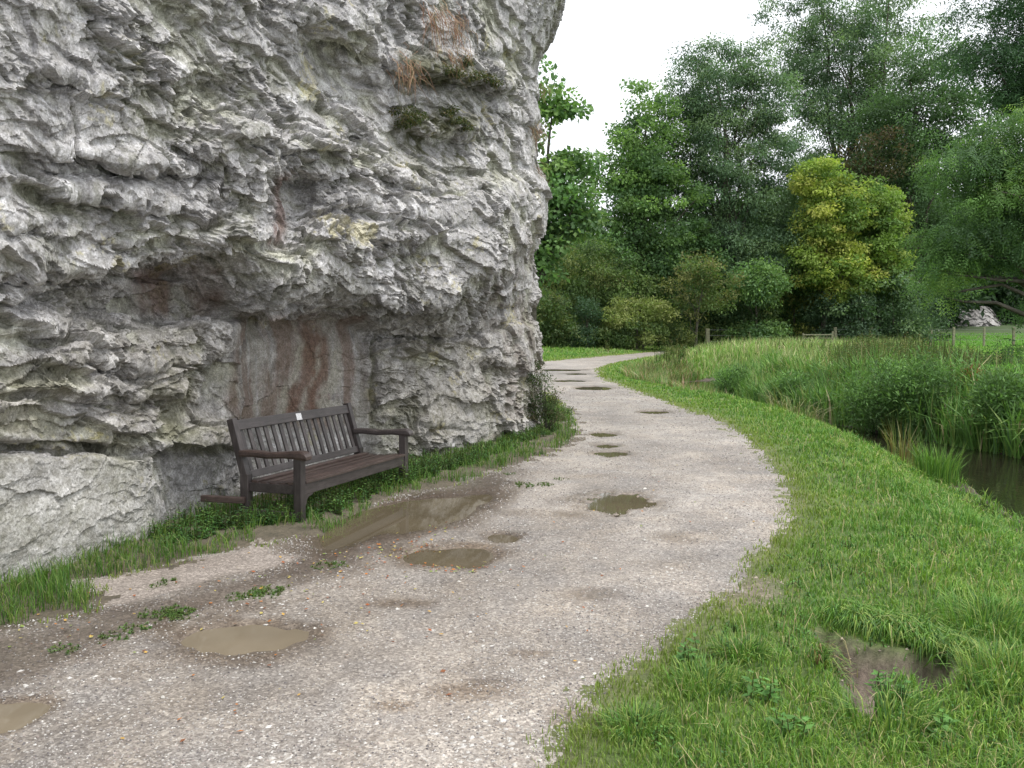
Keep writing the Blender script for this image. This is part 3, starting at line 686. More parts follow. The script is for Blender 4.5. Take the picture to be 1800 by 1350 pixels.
for (a, b, r, hgt, lb) in [(1735, 1120, .2, .24, 'straw tinged tussock on the slope towards the river'), (1770, 1230, .2, .2, 'shaggy tussock close to the right edge below the hollow'), (1300, 1180, .12, .13, 'dark lush tuft near the gravel edge'),
                      (1240, 1230, .16, .13, 'broad dark green tuft in the lower verge'), (1560, 1290, .2, .18, 'shaggy tuft just below the bare hollow'), (1120, 1310, .14, .12, 'small tuft at the bottom edge beside the gravel')]:
    c_ = gp(a, b, -.05); tussock('grass_tuft', c_[0], c_[1], r, 420, hgt, TG, lb, 'grass tuft', 'tufts in the near verge', w=.005, lean=(.2, 1.2))
c_ = gp(1645, 868, -.5); tussock('sedge_clump', 6.1, 12.6, .28, 300, .6, [(.13, .26, .05), (.18, .3, .06), (.09, .19, .04)], 'bright upright sedge clump at the water edge', 'sedge', w=.013, lean=(.1, .6))
c_ = gp(1600, 850, -.5); tussock('dock_plant', 5.9, 13.3, .2, 90, .75, [(.22, .17, .07), (.17, .22, .07), (.28, .27, .12)], 'rusty seeding dock beside the bright sedge clump', 'plant', w=.014, lean=(.05, .5))
tussock('grass_clump', 5.5, 17.2, .5, 260, .75, [(.2, .22, .08), (.3, .27, .15), (.12, .2, .05)], 'straw coloured seeding grass clump on the near bank', 'grass clump', w=.013, lean=(.3, 1.2))

# broad-leaved weeds
def weeds(pts, h, leafL, nst, cols, name=None, label=None, cat=None, kind=None, wide=.45, stem=True, per=14, droop=.3):
    Cs, Ds, Ns, Ls, Ws, cl = [], [], [], [], [], []
    P0 = []
    for (x, y, z0, hh_, rad) in pts:
        for s_ in range(nst):
            an = rng.uniform(0, 6.28); r = rad*math.sqrt(rng.random()); bx, by = x+math.cos(an)*r, y+math.sin(an)*r
            H = hh_*rng.uniform(.55, 1.1); lx, ly = rng.normal(0, .12, 2)*H
            k = per; tt = np.linspace(.12, 1, k); a = np.arange(k)*2.4 + rng.uniform(0, 6)
            c = np.column_stack([bx+lx*tt, by+ly*tt, z0+H*tt]); d = np.column_stack([np.cos(a), np.sin(a), rng.uniform(-droop, .5, k)])
            Cs.append(c); Ds.append(d); Ns.append(np.column_stack([rng.normal(0, .3, k), rng.normal(0, .3, k), np.ones(k)]))
            LL = leafL*(1.1-.5*tt)*rng.uniform(.7, 1.2, k); Ls.append(LL); Ws.append(LL*wide)
            cc_ = np.array(cols[rng.integers(len(cols))])*rng.uniform(.75, 1.25); cl.append(np.repeat(cc_[None], k, 0)*(rng.uniform(.85, 1.15, (k, 1))))
            P0.append((bx, by, z0, lx, ly, H))
    V, q = leaves(np.concatenate(Cs), np.concatenate(Ds), np.concatenate(Ns), np.concatenate(Ls), np.concatenate(Ws))
    cols_ = np.repeat(np.concatenate(cl), 4, 0); P0 = np.array(P0); n = len(P0)
    sw = .006 + .0006*np.abs(P0[:, 1])
    A = P0[:, :3]; Bp = A + P0[:, 3:6]
    sv = np.zeros((n, 4, 3)); off = np.column_stack([sw, 0*sw, 0*sw])*.5
    sv[:, 0] = A-off; sv[:, 1] = A+off; sv[:, 2] = Bp+off*.4; sv[:, 3] = Bp-off*.4
    b = len(V)+np.arange(n)*4
    V = np.concatenate([V, sv.reshape(-1, 3)]); q = np.concatenate([q, np.column_stack([b, b+1, b+2, b+3])])
    cols_ = np.concatenate([cols_, np.repeat(np.array([[.08, .1, .035]]), n*4, 0)])
    o = mesh_np(name, V, [q], M['leaf'], cols=cols_)
    return tag(o, label, cat, None, kind)
WK = [(.07, .16, .05), (.10, .22, .055), (.06, .12, .05), (.15, .25, .07)]
pts = []
line = np.array([gp(*p) for p in [(300, 965), (430, 935), (520, 925), (590, 910), (650, 880), (700, 858), (760, 842), (800, 830), (850, 818), (900, 795), (950, 775), (985, 758)]])
for k in range(430):
    t_ = rng.random()*(len(line)-1); i_ = int(t_); p_ = line[i_]*(1-t_+i_)+line[i_+1]*(t_-i_)
    x_, y_ = p_[0]-abs(rng.normal(0, .28)), p_[1]+abs(rng.normal(0, .12))
    if 2.0 < t_ < 6.2: hh_ = rng.uniform(.08, .24)
    else: hh_ = rng.uniform(.07, .2)
    if t_ < 2 and rng.random() < .5: continue
    pts.append((x_, y_, 0.0, hh_, .05))
weeds(pts, .05, .045, 4, WK, name='weeds', kind='stuff', per=12)
pts = [(x_, y_, 0, rng.uniform(.008, .022), .09) for (x_, y_) in [(gp(a, b)[0]+rng.normal(0, .03), gp(a, b)[1]+rng.normal(0, .07)) for (a, b) in [(275, 1085), (285, 1088), (265, 1083), (300, 1080), (330, 1075), (345, 1073), (305, 1085), (400, 1060), (420, 1055), (440, 1048), (465, 1042), (480, 1036), (450, 1052), (590, 995), (600, 992), (300, 1030), (930, 855), (950, 852), (960, 851), (980, 849), (915, 850), (890, 833), (125, 1145), (200, 1120)]] for _ in range(5)]
weeds(pts, .03, .019, 4, [(.13, .25, .06), (.10, .2, .05), (.16, .2, .07)], name='small_weeds', kind='stuff', per=7)
Pm = fan_pts(2200, 2.2, 11, pw=1.7); s_ = sdf(Pm, PATH); Pm = Pm[(s_ < -.15) & (Pm[:, 0] > .5) & (sdf(Pm, RIVER) < -.3) & (sdf(Pm, HOLLOW) < 0) & (fbm(Pm*1.6, 2, 77) > -.05)]
weeds([(a, b, z_, rng.uniform(.02, .06), .06) for (a, b), z_ in zip(Pm, groundz(Pm))], .03, .022, 3, [(.14, .29, .08), (.11, .24, .06), (.09, .2, .07)], name='clover', kind='stuff', per=5, wide=.8)
# docks and plantains in the verge
for (a, b, lb) in [(1555, 1215, 'broad leaved dock in front of the eroded hollow'), (1575, 1262, 'spreading light green dock below the bare soil'), (1390, 1330, 'round leaved plant at the bottom edge'), (1340, 1262, 'dark leafy plant in the lower verge'),
                   (1215, 1190, 'single broad leaved plantain close to the gravel'), (1640, 1310, 'leafy plant low in the right corner')]:
    c_ = gp(a, b, -.06); z_ = float(groundz(np.array([c_]))[0])
    o = weeds([(c_[0], c_[1], z_, .09, .07)], .1, .06, 6, [(.15, .31, .08), (.12, .26, .07)], name='broad_leaved_plant', label=lb, cat='plant', per=7, wide=.6); o['group'] = 'broad leaved plants in the verge'

# ------------------------------------------------------------------ gravel, fallen leaves
octa = np.array([(1, 0, 0), (-1, 0, 0), (0, 1, 0), (0, -1, 0), (0, 0, 1), (0, 0, -1)], float)
of = np.array([(0, 2, 4), (2, 1, 4), (1, 3, 4), (3, 0, 4), (2, 0, 5), (1, 2, 5), (3, 1, 5), (0, 3, 5)])
def stones(P, size, cols, name, flat=.55):
    n = len(P); a = rng.uniform(0, 6.28, n); V = octa[None]*(.65+.7*rng.random((n, 6, 3)))
    V = V*size[:, None, None]*np.array([1, .75, flat]); ca, sa = np.cos(a)[:, None], np.sin(a)[:, None]
    x_ = V[..., 0]*ca - V[..., 1]*sa; y_ = V[..., 0]*sa + V[..., 1]*ca
    V = np.stack([x_, y_, V[..., 2]], 2) + P[:, None, :]
    f = (np.arange(n)[:, None, None]*6 + of[None]).reshape(-1, 3)
    return mesh_np(name, V.reshape(-1, 3), [f], M['pebble'], cols=np.repeat(cols, 6, 0))
P = fan_pts(150000, 2.2, 22, -36, 30, 1.9); s_ = sdf(P, PATH)
nn_ = fbm(P*1.5, 3, 301)
pr = .55 + .5*nn_ + .5*sst(.7, .1, s_)
for i in range(len(PW)): pr = np.where(puddle_r(P, i) < .95, 0, pr)
pr = np.where(sdf(P, WETB) > .1, pr*.35, pr)
kk = (s_ > -.05) & (rng.random(len(P)) < pr) & (sdf(P, DRY) < .0)
P = P[kk]; n = len(P); sz = (.0022+.0042*rng.random(n)**2.5) + .0005*P[:, 1]
bigs = rng.random(n) < .002; sz = np.where(bigs, sz*1.8+.004, sz)
gk = np.array([(.42, .40, .37), (.30, .28, .26), (.21, .19, .18), (.10, .09, .09), (.31, .26, .235), (.52, .50, .47)])
cc = gk[rng.choice(6, n, p=[.2, .28, .24, .11, .1, .07])]*(.85+.3*rng.random((n, 1))); cc = np.where(bigs[:, None], np.array([.5, .48, .44])*(.8+.3*rng.random((n, 1))), cc)
wd2 = sst(-.1, .3, sdf(P, WETB))[:, None]; cc = cc*(1-.45*wd2)
tag(stones(np.column_stack([P, groundz(P)+sz*.15]), sz, cc, 'gravel'), kind='stuff')
print('gravel', n)
# clusters of pale limestone chippings worn out of the surface
CL = [(860, 1330, 40), (880, 1290, 30), (800, 1300, 30), (520, 1330, 40), (1060, 1180, 12), (1030, 1195, 12), (790, 1110, 10), (870, 1122, 16), (1120, 1050, 14), (480, 1070, 18), (60, 1190, 14), (100, 1215, 10), (1250, 1000, 10), (1180, 1010, 16), (130, 1130, 6), (1240, 860, 12), (1300, 940, 16)]
Ps = []
for (a, b, k) in CL:
    c_ = gp(a, b)
    for _ in range(k): Ps.append((c_[0]+rng.normal(0, .10), c_[1]+rng.normal(0, .12)))
Ps = np.array(Ps); n = len(Ps); sz = .005+.014*rng.random(n)**2
tag(stones(np.column_stack([Ps, groundz(Ps)+.0]), sz, np.array([.50, .48, .45])*(.75+.35*rng.random((n, 1))), 'chippings', .35), kind='stuff')
hp = np.column_stack([rng.uniform(1.2, 2.6, 2500), rng.uniform(3.3, 6, 2500)]); hp = hp[(sdf(hp, HOLLOW) > 0) | (sdf(hp, BARE) > -.05)]; n = len(hp); sz = .003+.012*rng.random(n)**3
tag(stones(np.column_stack([hp, groundz(hp)+.001]), sz, np.array([.27, .22, .18])*(.5+1.0*rng.random((n, 1))), 'soil_crumbs', .6), kind='stuff')
# fallen leaves
Ps = []
for (a, b, k, s1, s2) in [(740, 965, 60, 35, 10), (800, 1000, 45, 40, 6), (620, 985, 50, 60, 18), (560, 1020, 40, 90, 25), (770, 935, 16, 30, 10), (120, 1110, 26, 90, 25), (300, 1060, 24, 120, 25), (450, 1090, 20, 150, 40), (700, 1080, 30, 150, 40), (900, 1000, 20, 150, 40), (300, 1200, 18, 200, 60), (850, 1150, 12, 200, 60), (1100, 860, 12, 120, 30), (1350, 900, 10, 30, 60)]:
    for _ in range(k): Ps.append(gp(a+rng.normal(0, s1), max(700, b+rng.normal(0, s2))))
    for _ in range(k//3*(b < 1010)): Ps.append(gp(a+rng.normal(0, s1*.8), b+rng.normal(0, s2*.8)))
Ps = np.array(Ps); n = len(Ps); az = rng.uniform(0, 6.28, n)
LL = rng.uniform(.012, .032, n)
V, q = leaves(np.column_stack([Ps, groundz(Ps)+.008]), np.column_stack([np.cos(az), np.sin(az), rng.uniform(-.1, .35, n)]), np.column_stack([rng.normal(0, .3, n), rng.normal(0, .3, n), np.ones(n)]), LL, LL*.65)
lk = np.array([(.5, .19, .05), (.55, .34, .09), (.35, .12, .05), (.24, .1, .05), (.5, .42, .14), (.25, .32, .09)])
tag(mesh_np('fallen_leaves', V, [q], M['dry'], cols=np.repeat(lk[rng.integers(0, 6, n)]*.9, 4, 0)), kind='stuff')

# ------------------------------------------------------------------ bench
def box_between(bm, a, b, w, d, up=(0, 0, 1), bev=.005, ext=0):
    a = Vector(a); b = Vector(b); z_ = (b-a); L = z_.length + ext*2; z_.normalize(); a = a - z_*ext
    x_ = Vector(up).cross(z_); x_ = x_.normalized() if x_.length > 1e-4 else Vector((1, 0, 0)); y_ = z_.cross(x_)
    m = Matrix((x_, y_, z_)).transposed().to_4x4(); m.translation = a + z_*L/2
    r = bmesh.ops.create_cube(bm, size=1, matrix=m @ Matrix.Diagonal((w, d, L, 1)))
    es = list({e for v in r['verts'] for e in v.link_edges})
    if bev: bmesh.ops.bevel(bm, geom=es, offset=bev, segments=2, affect='EDGES', profile=.6)
def part(name, bm, mat, parent, loc=(0, 0, 0), label=None):
    me = bpy.data.meshes.new(name); bm.to_mesh(me); bm.free(); me.materials.append(mat)
    o = bpy.data.objects.new(name, me); COL.objects.link(o); o.parent = parent; o.location = loc
    if label: o['label'] = label
    return o
BL, BD = 1.86, .50
fl = gp(527, 922); fr = gp(713, 850)
ba = math.atan2(fr[1]-fl[1], fr[0]-fl[0])
bench = empty('park_bench', (fl[0], fl[1], -.03), ba); bench.rotation_euler = (0, math.radians(1.0), ba)
tag(bench, 'dark stained slatted wooden bench with a pale plaque, standing under the overhanging rock', 'bench')
SE, AR, TOP = .36, .585, .85
def q2(yz): return yz
for x_ in (0, BL):
    bm = bmesh.new(); box_between(bm, (x_, 0, 0), (x_, 0, AR-.03), .07, .07, (0, 1, 0)); part('front_leg', bm, M['wood_z'], bench)
    bm = bmesh.new(); box_between(bm, (x_, BD, -.06), (x_, BD, SE+.05), .065, .075, (0, 1, 0))
    box_between(bm, (x_, BD-.001, SE+.02), (x_, BD+.135, TOP), .063, .062, (0, 1, 0), .006); part('back_post', bm, M['wood_z'], bench)
    # arm: slightly dished with a rounded scroll front
    bm = bmesh.new(); ring = []
    prof = [(BD+.04, AR-.010, .026), (BD-.08, AR-.006, .026), (BD-.22, AR-.016, .024), (BD-.38, AR-.004, .025), (.02, AR+.0, .032), (-.045, AR-.004, .036), (-.075, AR-.012, .028), (-.088, AR-.02, .012)]
    for (yy_, zz_, r_) in prof:
        ring.append([bm.verts.new((x_+sx, yy_, zz_+sz_)) for sx, sz_ in ((-.036, -r_), (.036, -r_), (.042, -r_*.4), (.042, r_*.5), (.034, r_), (-.034, r_), (-.042, r_*.5), (-.042, -r_*.4))])
    for r0, r1 in zip(ring[:-1], ring[1:]):
        for k in range(8): bm.faces.new((r0[k], r0[(k+1) % 8], r1[(k+1) % 8], r1[k]))
    bm.faces.new(ring[0][::-1]); bm.faces.new(ring[-1]); bmesh.ops.recalc_face_normals(bm, faces=bm.faces)
    part('armrest', bm, M['wood_seat'] if x_ == 0 else M['wood_x'], bench)
    bm = bmesh.new(); box_between(bm, (x_, .03, .10), (x_, BD-.03, .10), .03, .045, (0, 0, 1)); part('stretcher', bm, M['wood_x'], bench)
    bm = bmesh.new(); box_between(bm, (x_, .036, SE-.055), (x_, BD-.036, SE-.055), .032, .075, (0, 0, 1)); part('seat_rail', bm, M['wood_x'], bench)
bm = bmesh.new(); box_between(bm, (.036, -.012, SE-.055), (BL-.036, -.012, SE-.055), .03, .085, (0, 0, 1))
for s_ in (1, -1):     # curved brackets below the apron
    x0 = .036 if s_ == 1 else BL-.036
    vs_ = [(x0, SE-.098), (x0+s_*.13, SE-.098), (x0+s_*.10, SE-.112), (x0+s_*.055, SE-.118), (x0+s_*.03, SE-.14), (x0+s_*.02, SE-.175), (x0, SE-.19)]
    f0 = [bm.verts.new((a, -.026, b)) for a, b in vs_]; f1 = [bm.verts.new((a, .002, b)) for a, b in vs_]
    bm.faces.new(f0); bm.faces.new(f1[::-1])
    for k in range(len(vs_)): bm.faces.new((f0[k], f1[k], f1[(k+1) % len(vs_)], f0[(k+1) % len(vs_)]))
bmesh.ops.recalc_face_normals(bm, faces=bm.faces)
part('front_apron', bm, M['wood_x'], bench)
bm = bmesh.new(); box_between(bm, (.036, BD, SE-.05), (BL-.036, BD, SE-.05), .03, .075, (0, 0, 1)); part('rear_apron', bm, M['wood_x'], bench)
for k, (yy_, zz_) in enumerate([(-.012, .001), (.075, -.006), (.16, -.016), (.245, -.022), (.33, -.02), (.415, -.008)]):
    bm = bmesh.new(); box_between(bm, (-.012 if k else .038, yy_, SE+zz_), (BL+.012 if k else BL-.038, yy_, SE+zz_), .056, .022, (0, 0, 1), .004)
    part('seat_slat', bm, M['wood_seat'], bench)
def backpt(s): return (BD-.0+.135*s, SE+.02+(TOP-SE-.02)*s)
yb, zb = backpt(.03); yt, zt = backpt(.88)
bm = bmesh.new(); box_between(bm, (.03, yt-.0, zt), (BL-.03, yt-.0, zt), .035, .085, (0, .3, 1), .005); part('top_rail', bm, M['wood_x'], bench)
bm = bmesh.new(); box_between(bm, (.03, yb, zb), (BL-.03, yb, zb), .03, .06, (0, .3, 1), .004); part('lower_back_rail', bm, M['wood_x'], bench)
for k in range(16):
    x_ = .085 + (BL-.17)*k/15
    bm = bmesh.new(); box_between(bm, (x_, yb+.002, zb+.02), (x_, yt-.004, zt-.035), .048, .016, (0, 1, 0), .003); part('back_slat', bm, M['wood_z'], bench)
bm = bmesh.new(); y5, z5 = yt-.021, zt+.0; box_between(bm, (BL*.50-.042, y5, z5), (BL*.50+.042, y5, z5), .004, .062, (0, .3, 1), .001); part('plaque', bm, M['plaque'], bench)
# timber rail running from the rock to the bench end
a_ = Vector((*gp(350, 945), .30)); 
pl = empty('timber_rail', (0, 0, 0))
bm = bmesh.new()
BW = Matrix.Translation(bench.location) @ bench.rotation_euler.to_matrix().to_4x4()
e1_ = BW @ Vector((-.045, BD-.02, .20)); e0_ = e1_ + Vector((-.36, .03, .012))
box_between(bm, e0_, e1_, .05, .05, (0, 0, 1), .006)
me = bpy.data.meshes.new('timber_rail'); bm.to_mesh(me); bm.free(); me.materials.append(M['wood_seat'])
bpy.data.objects.remove(pl); o = bpy.data.objects.new('timber_rail', me); COL.objects.link(o)
tag(o, 'short brown timber rail reaching from the rock to the left end of the bench', 'rail')

# ------------------------------------------------------------------ dry grass hanging on the rock, plants on ledges
for (a, b, L_, k, lb) in [(762, 20, .75, 90, 'long rust brown hanging grass at the top of the cliff'), (800, 35, .55, 80, 'pale brown hanging grass right of the longest tuft'), (712, 118, .5, 90, 'reddish dry grass tuft left of the mossy ledge'),
                      (795, 88, .35, 60, 'thin straw tuft just above the mossy ledge'), (957, 150, .35, 50, 'rusty tuft on the cliff outline, upper one'), (943, 228, .5, 60, 'rusty tuft on the cliff outline, middle one'), (945, 290, .35, 40, 'rusty tuft on the cliff outline, lowest one')]:
    p, nn2 = on_rock(a, b); L_ *= .72; k = int(k*.8); P = np.column_stack([rng.normal(0, .08, k), rng.normal(0, .08, k), rng.normal(0, .07, k)])
    V = []; n = k; l = L_*(.25+.8*rng.random(n)); w = .006*np.ones(n)
    out = np.repeat(nn2[None], n, 0) + np.column_stack([rng.normal(0, .3, n), rng.normal(0, .3, n), 0*l])
    m_ = P + out*.07 + np.column_stack([0*l, 0*l, -.25*l]); tp = P + out*.09 + np.column_stack([rng.normal(0, .07, n), rng.normal(0, .07, n), -l])
    sd2 = np.column_stack([np.ones(n), 0*w, 0*w])*w[:, None]*.5
    V = np.stack([P-sd2, P+sd2, m_+sd2, m_-sd2, tp], 1).reshape(-1, 3); b_ = np.arange(n)*5
    cc = grass_cols(n, [(.27, .155, .10), (.20, .12, .08), (.36, .27, .17), (.14, .12, .06)], [.3, .3, .2, .2])
    o = mesh_np('hanging_grass', V, [np.column_stack([b_, b_+1, b_+2, b_+3]), np.column_stack([b_+3, b_+2, b_+4])], M['dry'], cols=np.repeat(cc, 5, 0)); o.location = p + nn2*.01
    tag(o, lb, 'dry grass', 'dry grass tufts hanging on the cliff')
def clump_leaves(C, R, n, L, W, cols, squash=.7, droop=0.0, outw=.6):
    d = unit(rng.normal(0, 1, (n, 3))); r = rng.random((n, 1))**.45
    P = C + d*r*np.array([R, R, R*squash]); dirn = unit(d*outw + rng.normal(0, .55, (n, 3)) + np.array([0, 0, -droop])); nrm = unit(d*.5 + rng.normal(0, .5, (n, 3)) + np.array([0, 0, .7]))
    return P, dirn, nrm
def ledge(name, spots, lb, R=.09, n=180, L=.03):
    Cs, Ds, Ns = [], [], []
    p0, _ = on_rock(*spots[0])
    for s_ in spots:
        p, n_ = on_rock(*s_); a, b, c_ = clump_leaves(p + n_*.02 - p0, R, n, L, L*.5, None, .5, .5); Cs.append(a); Ds.append(b); Ns.append(c_)
    C_ = np.concatenate(Cs); k = len(C_); LL = L*(.6+.8*rng.random(k)); V, q = leaves(C_, np.concatenate(Ds), np.concatenate(Ns), LL, LL*.5)
    cc = grass_cols(k, [(.06, .085, .03), (.10, .11, .045), (.16, .13, .07), (.045, .06, .025)], [.3, .3, .2, .2])
    o = mesh_np(name, V, [q], M['leaf'], cols=np.repeat(cc, 4, 0)); o.location = p0; return tag(o, lb, 'ledge plants')
ledge('ledge_plants', [(700, 195), (715, 205), (730, 215), (705, 225), (722, 190), (740, 200)], 'dark straggly plants matted on the left of the lower mossy ledge')
ledge('ledge_plants', [(785, 200), (800, 210), (815, 215), (825, 225), (795, 195)], 'dark moss tuft on the right of the lower mossy ledge')
ledge('ledge_plants', [(790, 120), (810, 128), (835, 135), (860, 142), (875, 150), (845, 128), (820, 115)], 'olive moss carpet along the upper mossy ledge')

# ------------------------------------------------------------------ trees and bushes
def tube(V, Fc, pts, rad, ns=6):
    pts = np.array(pts, float); b0 = sum(len(v) for v in V); rings = []
    T_ = unit(np.gradient(pts, axis=0)); ref = np.array([.3, 1, .2])
    for i in range(len(pts)):
        x_ = np.cross(T_[i], ref); x_ /= np.linalg.norm(x_)+1e-9; y_ = np.cross(T_[i], x_)
        a = np.arange(ns)*2*np.pi/ns
        rings.append(pts[i] + rad[i]*(np.cos(a)[:, None]*x_ + np.sin(a)[:, None]*y_))
    V.append(np.concatenate(rings)); m = len(pts)
    i_, k_2 = np.meshgrid(np.arange(m-1), np.arange(ns), indexing='ij'); i_ = i_.ravel(); k_2 = k_2.ravel()
    Fc.append(np.column_stack([b0+i_*ns+k_2, b0+i_*ns+(k_2+1) % ns, b0+(i_+1)*ns+(k_2+1) % ns, b0+(i_+1)*ns+k_2]))
def tree(name, label, cat, base_px, depth, ell, cols, nclump, nleaf, L, trunk_r=.25, W=.5, cr=.8, squash=.6, droop=.2, group=None, limbs=16, shell=.35, trunk=True, zbase=None, stems=1, fork=.35, var=.28, jit=0, compound=0, bark='bark', ydepth=1.0):
    bx = at(base_px, 567, depth)[0]; bz = float(groundz(np.array([[bx, depth]]))[0]) if zbase is None else zbase
    root = empty(name, (bx, depth, bz)); tag(root, label, cat, group)
    O = np.array([bx, depth, bz]); E_ = []
    for e in ell:
        (ex, ey, rx, ry) = e[:4]; dd = depth + (e[4] if len(e) > 4 else 0)
        E_.append((at(ex, ey, dd)-O, rx*dd/F, ry*dd/F))
    vol = np.array([a[1]**2*a[2] for a in E_]); vol = vol**.72; ks = rng.choice(len(E_), nclump, p=vol/vol.sum())
    cen = []
    for k in ks:
        c, rx, rz_ = E_[k]; d = unit(rng.normal(0, 1, (1, 3)))[0]; r = rng.random()**shell
        cen.append(c + d*r*np.array([rx, rx*ydepth, rz_]))
    cen = np.array(cen); cen[:, 2] = np.maximum(cen[:, 2], .25)
    Cs, Ds, Ns, cl = [], [], [], []
    cols = np.array(cols)
    for c in cen:
        R_ = cr*rng.uniform(.5, 1.25); n = int(nleaf*rng.uniform(.6, 1.3)*(R_/cr)**1.3)
        P, dr, nm = clump_leaves(c, R_, n, L, L*W, None, squash, droop)
        Cs.append(P); Ds.append(dr); Ns.append(nm)
        # colour of this spray, with a few odd leaves
        cc = cols[rng.integers(len(cols))]*rng.uniform(1-var, 1+var); cl.append(cc[None]*rng.uniform(.8, 1.25, (n, 1)))
    C_ = np.concatenate(Cs); D_ = np.concatenate(Ds); N_ = np.concatenate(Ns); cl = np.clip(np.concatenate(cl)*np.array([1.2, 1.16, 1.2]), 0, .5)
    if compound:         # pinnate leaves: pairs of narrow leaflets along each stalk
        k = compound; n0 = len(C_); t_ = np.linspace(.25, 1, k)
        D_ = unit(D_); S_ = unit(np.cross(D_, N_)+1e-6); Lr = L*3.2
        CC, DD, NN, cc_ = [], [], [], []
        for j, tt in enumerate(t_):
            for sg in (-1, 1):
                CC.append(C_ + D_*Lr*tt + np.array([0, 0, -1])*Lr*.25*tt*tt); DD.append(D_*.6 + S_*sg + np.array([0, 0, -.35])); NN.append(N_); cc_.append(cl)
        C_ = np.concatenate(CC); D_ = np.concatenate(DD); N_ = np.concatenate(NN); cl = np.concatenate(cc_)
    n = len(C_); LL = L*(.6+.7*rng.random(n)); V, q = leaves(C_, D_, N_, LL, LL*W)
    cr_o = mesh_np('crown' if trunk else 'foliage', V, [q], M['leaf'], root, cols=np.repeat(cl, 4, 0))
    # trunk and limbs
    TV, TF = [], []
    top = cen[:, 2].max()*.86; mid = cen.mean(0)
    for s_ in range(stems):
        off = rng.normal(0, .35, 2)*(stems > 1); n_ = 9; tt = np.linspace(0, 1, n_)
        end = np.array([mid[0]*1.0+off[0]*4, mid[1]+off[1]*3, top]); wob = rng.normal(0, .12*trunk_r*4, (n_, 3)); wob[0] = 0
        pts = np.column_stack([off[0]+end[0]*tt**1.3, off[1]+end[1]*tt**1.3, -.2+(top+.2)*tt]) + wob*[1, 1, 0]
        tube(TV, TF, pts, trunk_r*(1.05-.92*tt)/math.sqrt(stems), 8)
        pick = rng.choice(len(cen), min(limbs//stems, len(cen)), replace=False)
        for j in pick:
            c = cen[j]; z0 = max(top*.12, c[2]*rng.uniform(.4, .75)); f_ = min(z0/top, .95)
            st = np.array([np.interp(f_, tt, pts[:, 0]), np.interp(f_, tt, pts[:, 1]), np.interp(f_, tt, pts[:, 2])])
            u2 = np.linspace(0, 1, 7)[:, None]; lim = st*(1-u2) + c*u2; lim[:, 2] += (c[2]-st[2])*.0 + np.sin(u2[:, 0]*np.pi)*.10*np.linalg.norm(c-st)
            lim += rng.normal(0, .05, lim.shape)*np.linalg.norm(c-st)*.5*(u2 > 0)*(u2 < 1)
            r0 = trunk_r*(1.0-f_*.8)*.42/math.sqrt(stems); tube(TV, TF, lim, r0*(1-.85*u2[:, 0]), 5)
    mesh_np('trunk' if trunk else 'stems', np.concatenate(TV), [np.concatenate(TF)], M[bark], root, smooth=True)
    return root
def copy_tree(o, x, y, z, rz, sc, label=None, group=None):
    c = o.copy(); COL.objects.link(c); c.location = (x, y, z); c.rotation_euler = (0, 0, rz); c.scale = (sc, sc, sc)
    if label: c['label'] = label
    if group: c['group'] = group
    for ch in list(o.children):
        d = ch.copy(); COL.objects.link(d); d.parent = c
    return c
ASH = [(.092, .155, .085), (.112, .185, .095), (.075, .13, .075), (.14, .215, .10)]
SYC = [(.095, .175, .065), (.12, .21, .07), (.075, .14, .058), (.15, .25, .075)]
DRK = [(.036, .075, .03), (.045, .09, .034), (.03, .06, .028)]
YEL = [(.28, .35, .07), (.22, .31, .07), (.35, .39, .09), (.14, .23, .06)]
HAW = [(.075, .125, .04), (.095, .145, .045), (.125, .155, .05), (.06, .10, .038)]
BWG = 'trees of the wood beyond the meadow'
tree('sycamore_tree', 'bright green broad leaved tree emerging from behind the cliff edge', 'tree', 925, 27, [(945, 190, 55, 75), (985, 205, 30, 45), (965, 300, 85, 60), (1035, 290, 40, 30), (960, 400, 85, 70), (1020, 370, 60, 35), (940, 480, 40, 50)],
     [(.10, .19, .07), (.13, .23, .08), (.08, .15, .06), (.17, .27, .09)], 115, 120, .165, .16, W=.75, cr=.75, squash=.32, droop=.25, limbs=26, shell=.6)
tree('broad_leaved_tree', 'mid green spreading tree just right of the cliff tree', 'tree', 1125, 57, [(1130, 240, 70, 90), (1100, 340, 80, 90), (1150, 360, 90, 100), (1080, 450, 90, 80), (1180, 470, 90, 80)], SYC, 460, 155, .21, .3, cr=1.0, squash=.45, limbs=34, W=.65, group=BWG)
tree('ash_tree', 'large grey green ash rising in the middle of the wood', 'tree', 1290, 59, [(1250, 150, 75, 75), (1330, 160, 65, 80), (1210, 230, 60, 80), (1290, 290, 105, 110), (1370, 300, 50, 110), (1330, 430, 105, 100), (1270, 480, 80, 60), (1210, 370, 50, 80)], ASH, 780, 205, .2, .42, cr=1.0, squash=.55, droop=.6, limbs=46, W=.38, stems=2, group=BWG)
tree('tall_ash_tree', 'tallest open crowned tree with dark forked limbs against the sky', 'tree', 1490, 76, [(1400, 40, 70, 100), (1480, 0, 90, 90), (1580, 50, 80, 100), (1440, 130, 70, 70), (1540, 160, 80, 80), (1480, 250, 110, 90), (1420, 320, 60, 80), (1500, 130, 110, 120)], ASH, 600, 200, .23, .6, cr=1.2, squash=.5, droop=.5, limbs=36, W=.4, stems=3, group=BWG)
tree('yellow_tree', 'golden yellow leaved tree, the broader left one of the pair', 'tree', 1450, 56, [(1440, 320, 45, 35), (1460, 370, 60, 60), (1440, 450, 60, 60), (1480, 480, 60, 55)], YEL, 300, 170, .2, .2, cr=.9, squash=.38, limbs=16, W=.6, group='yellowing trees')
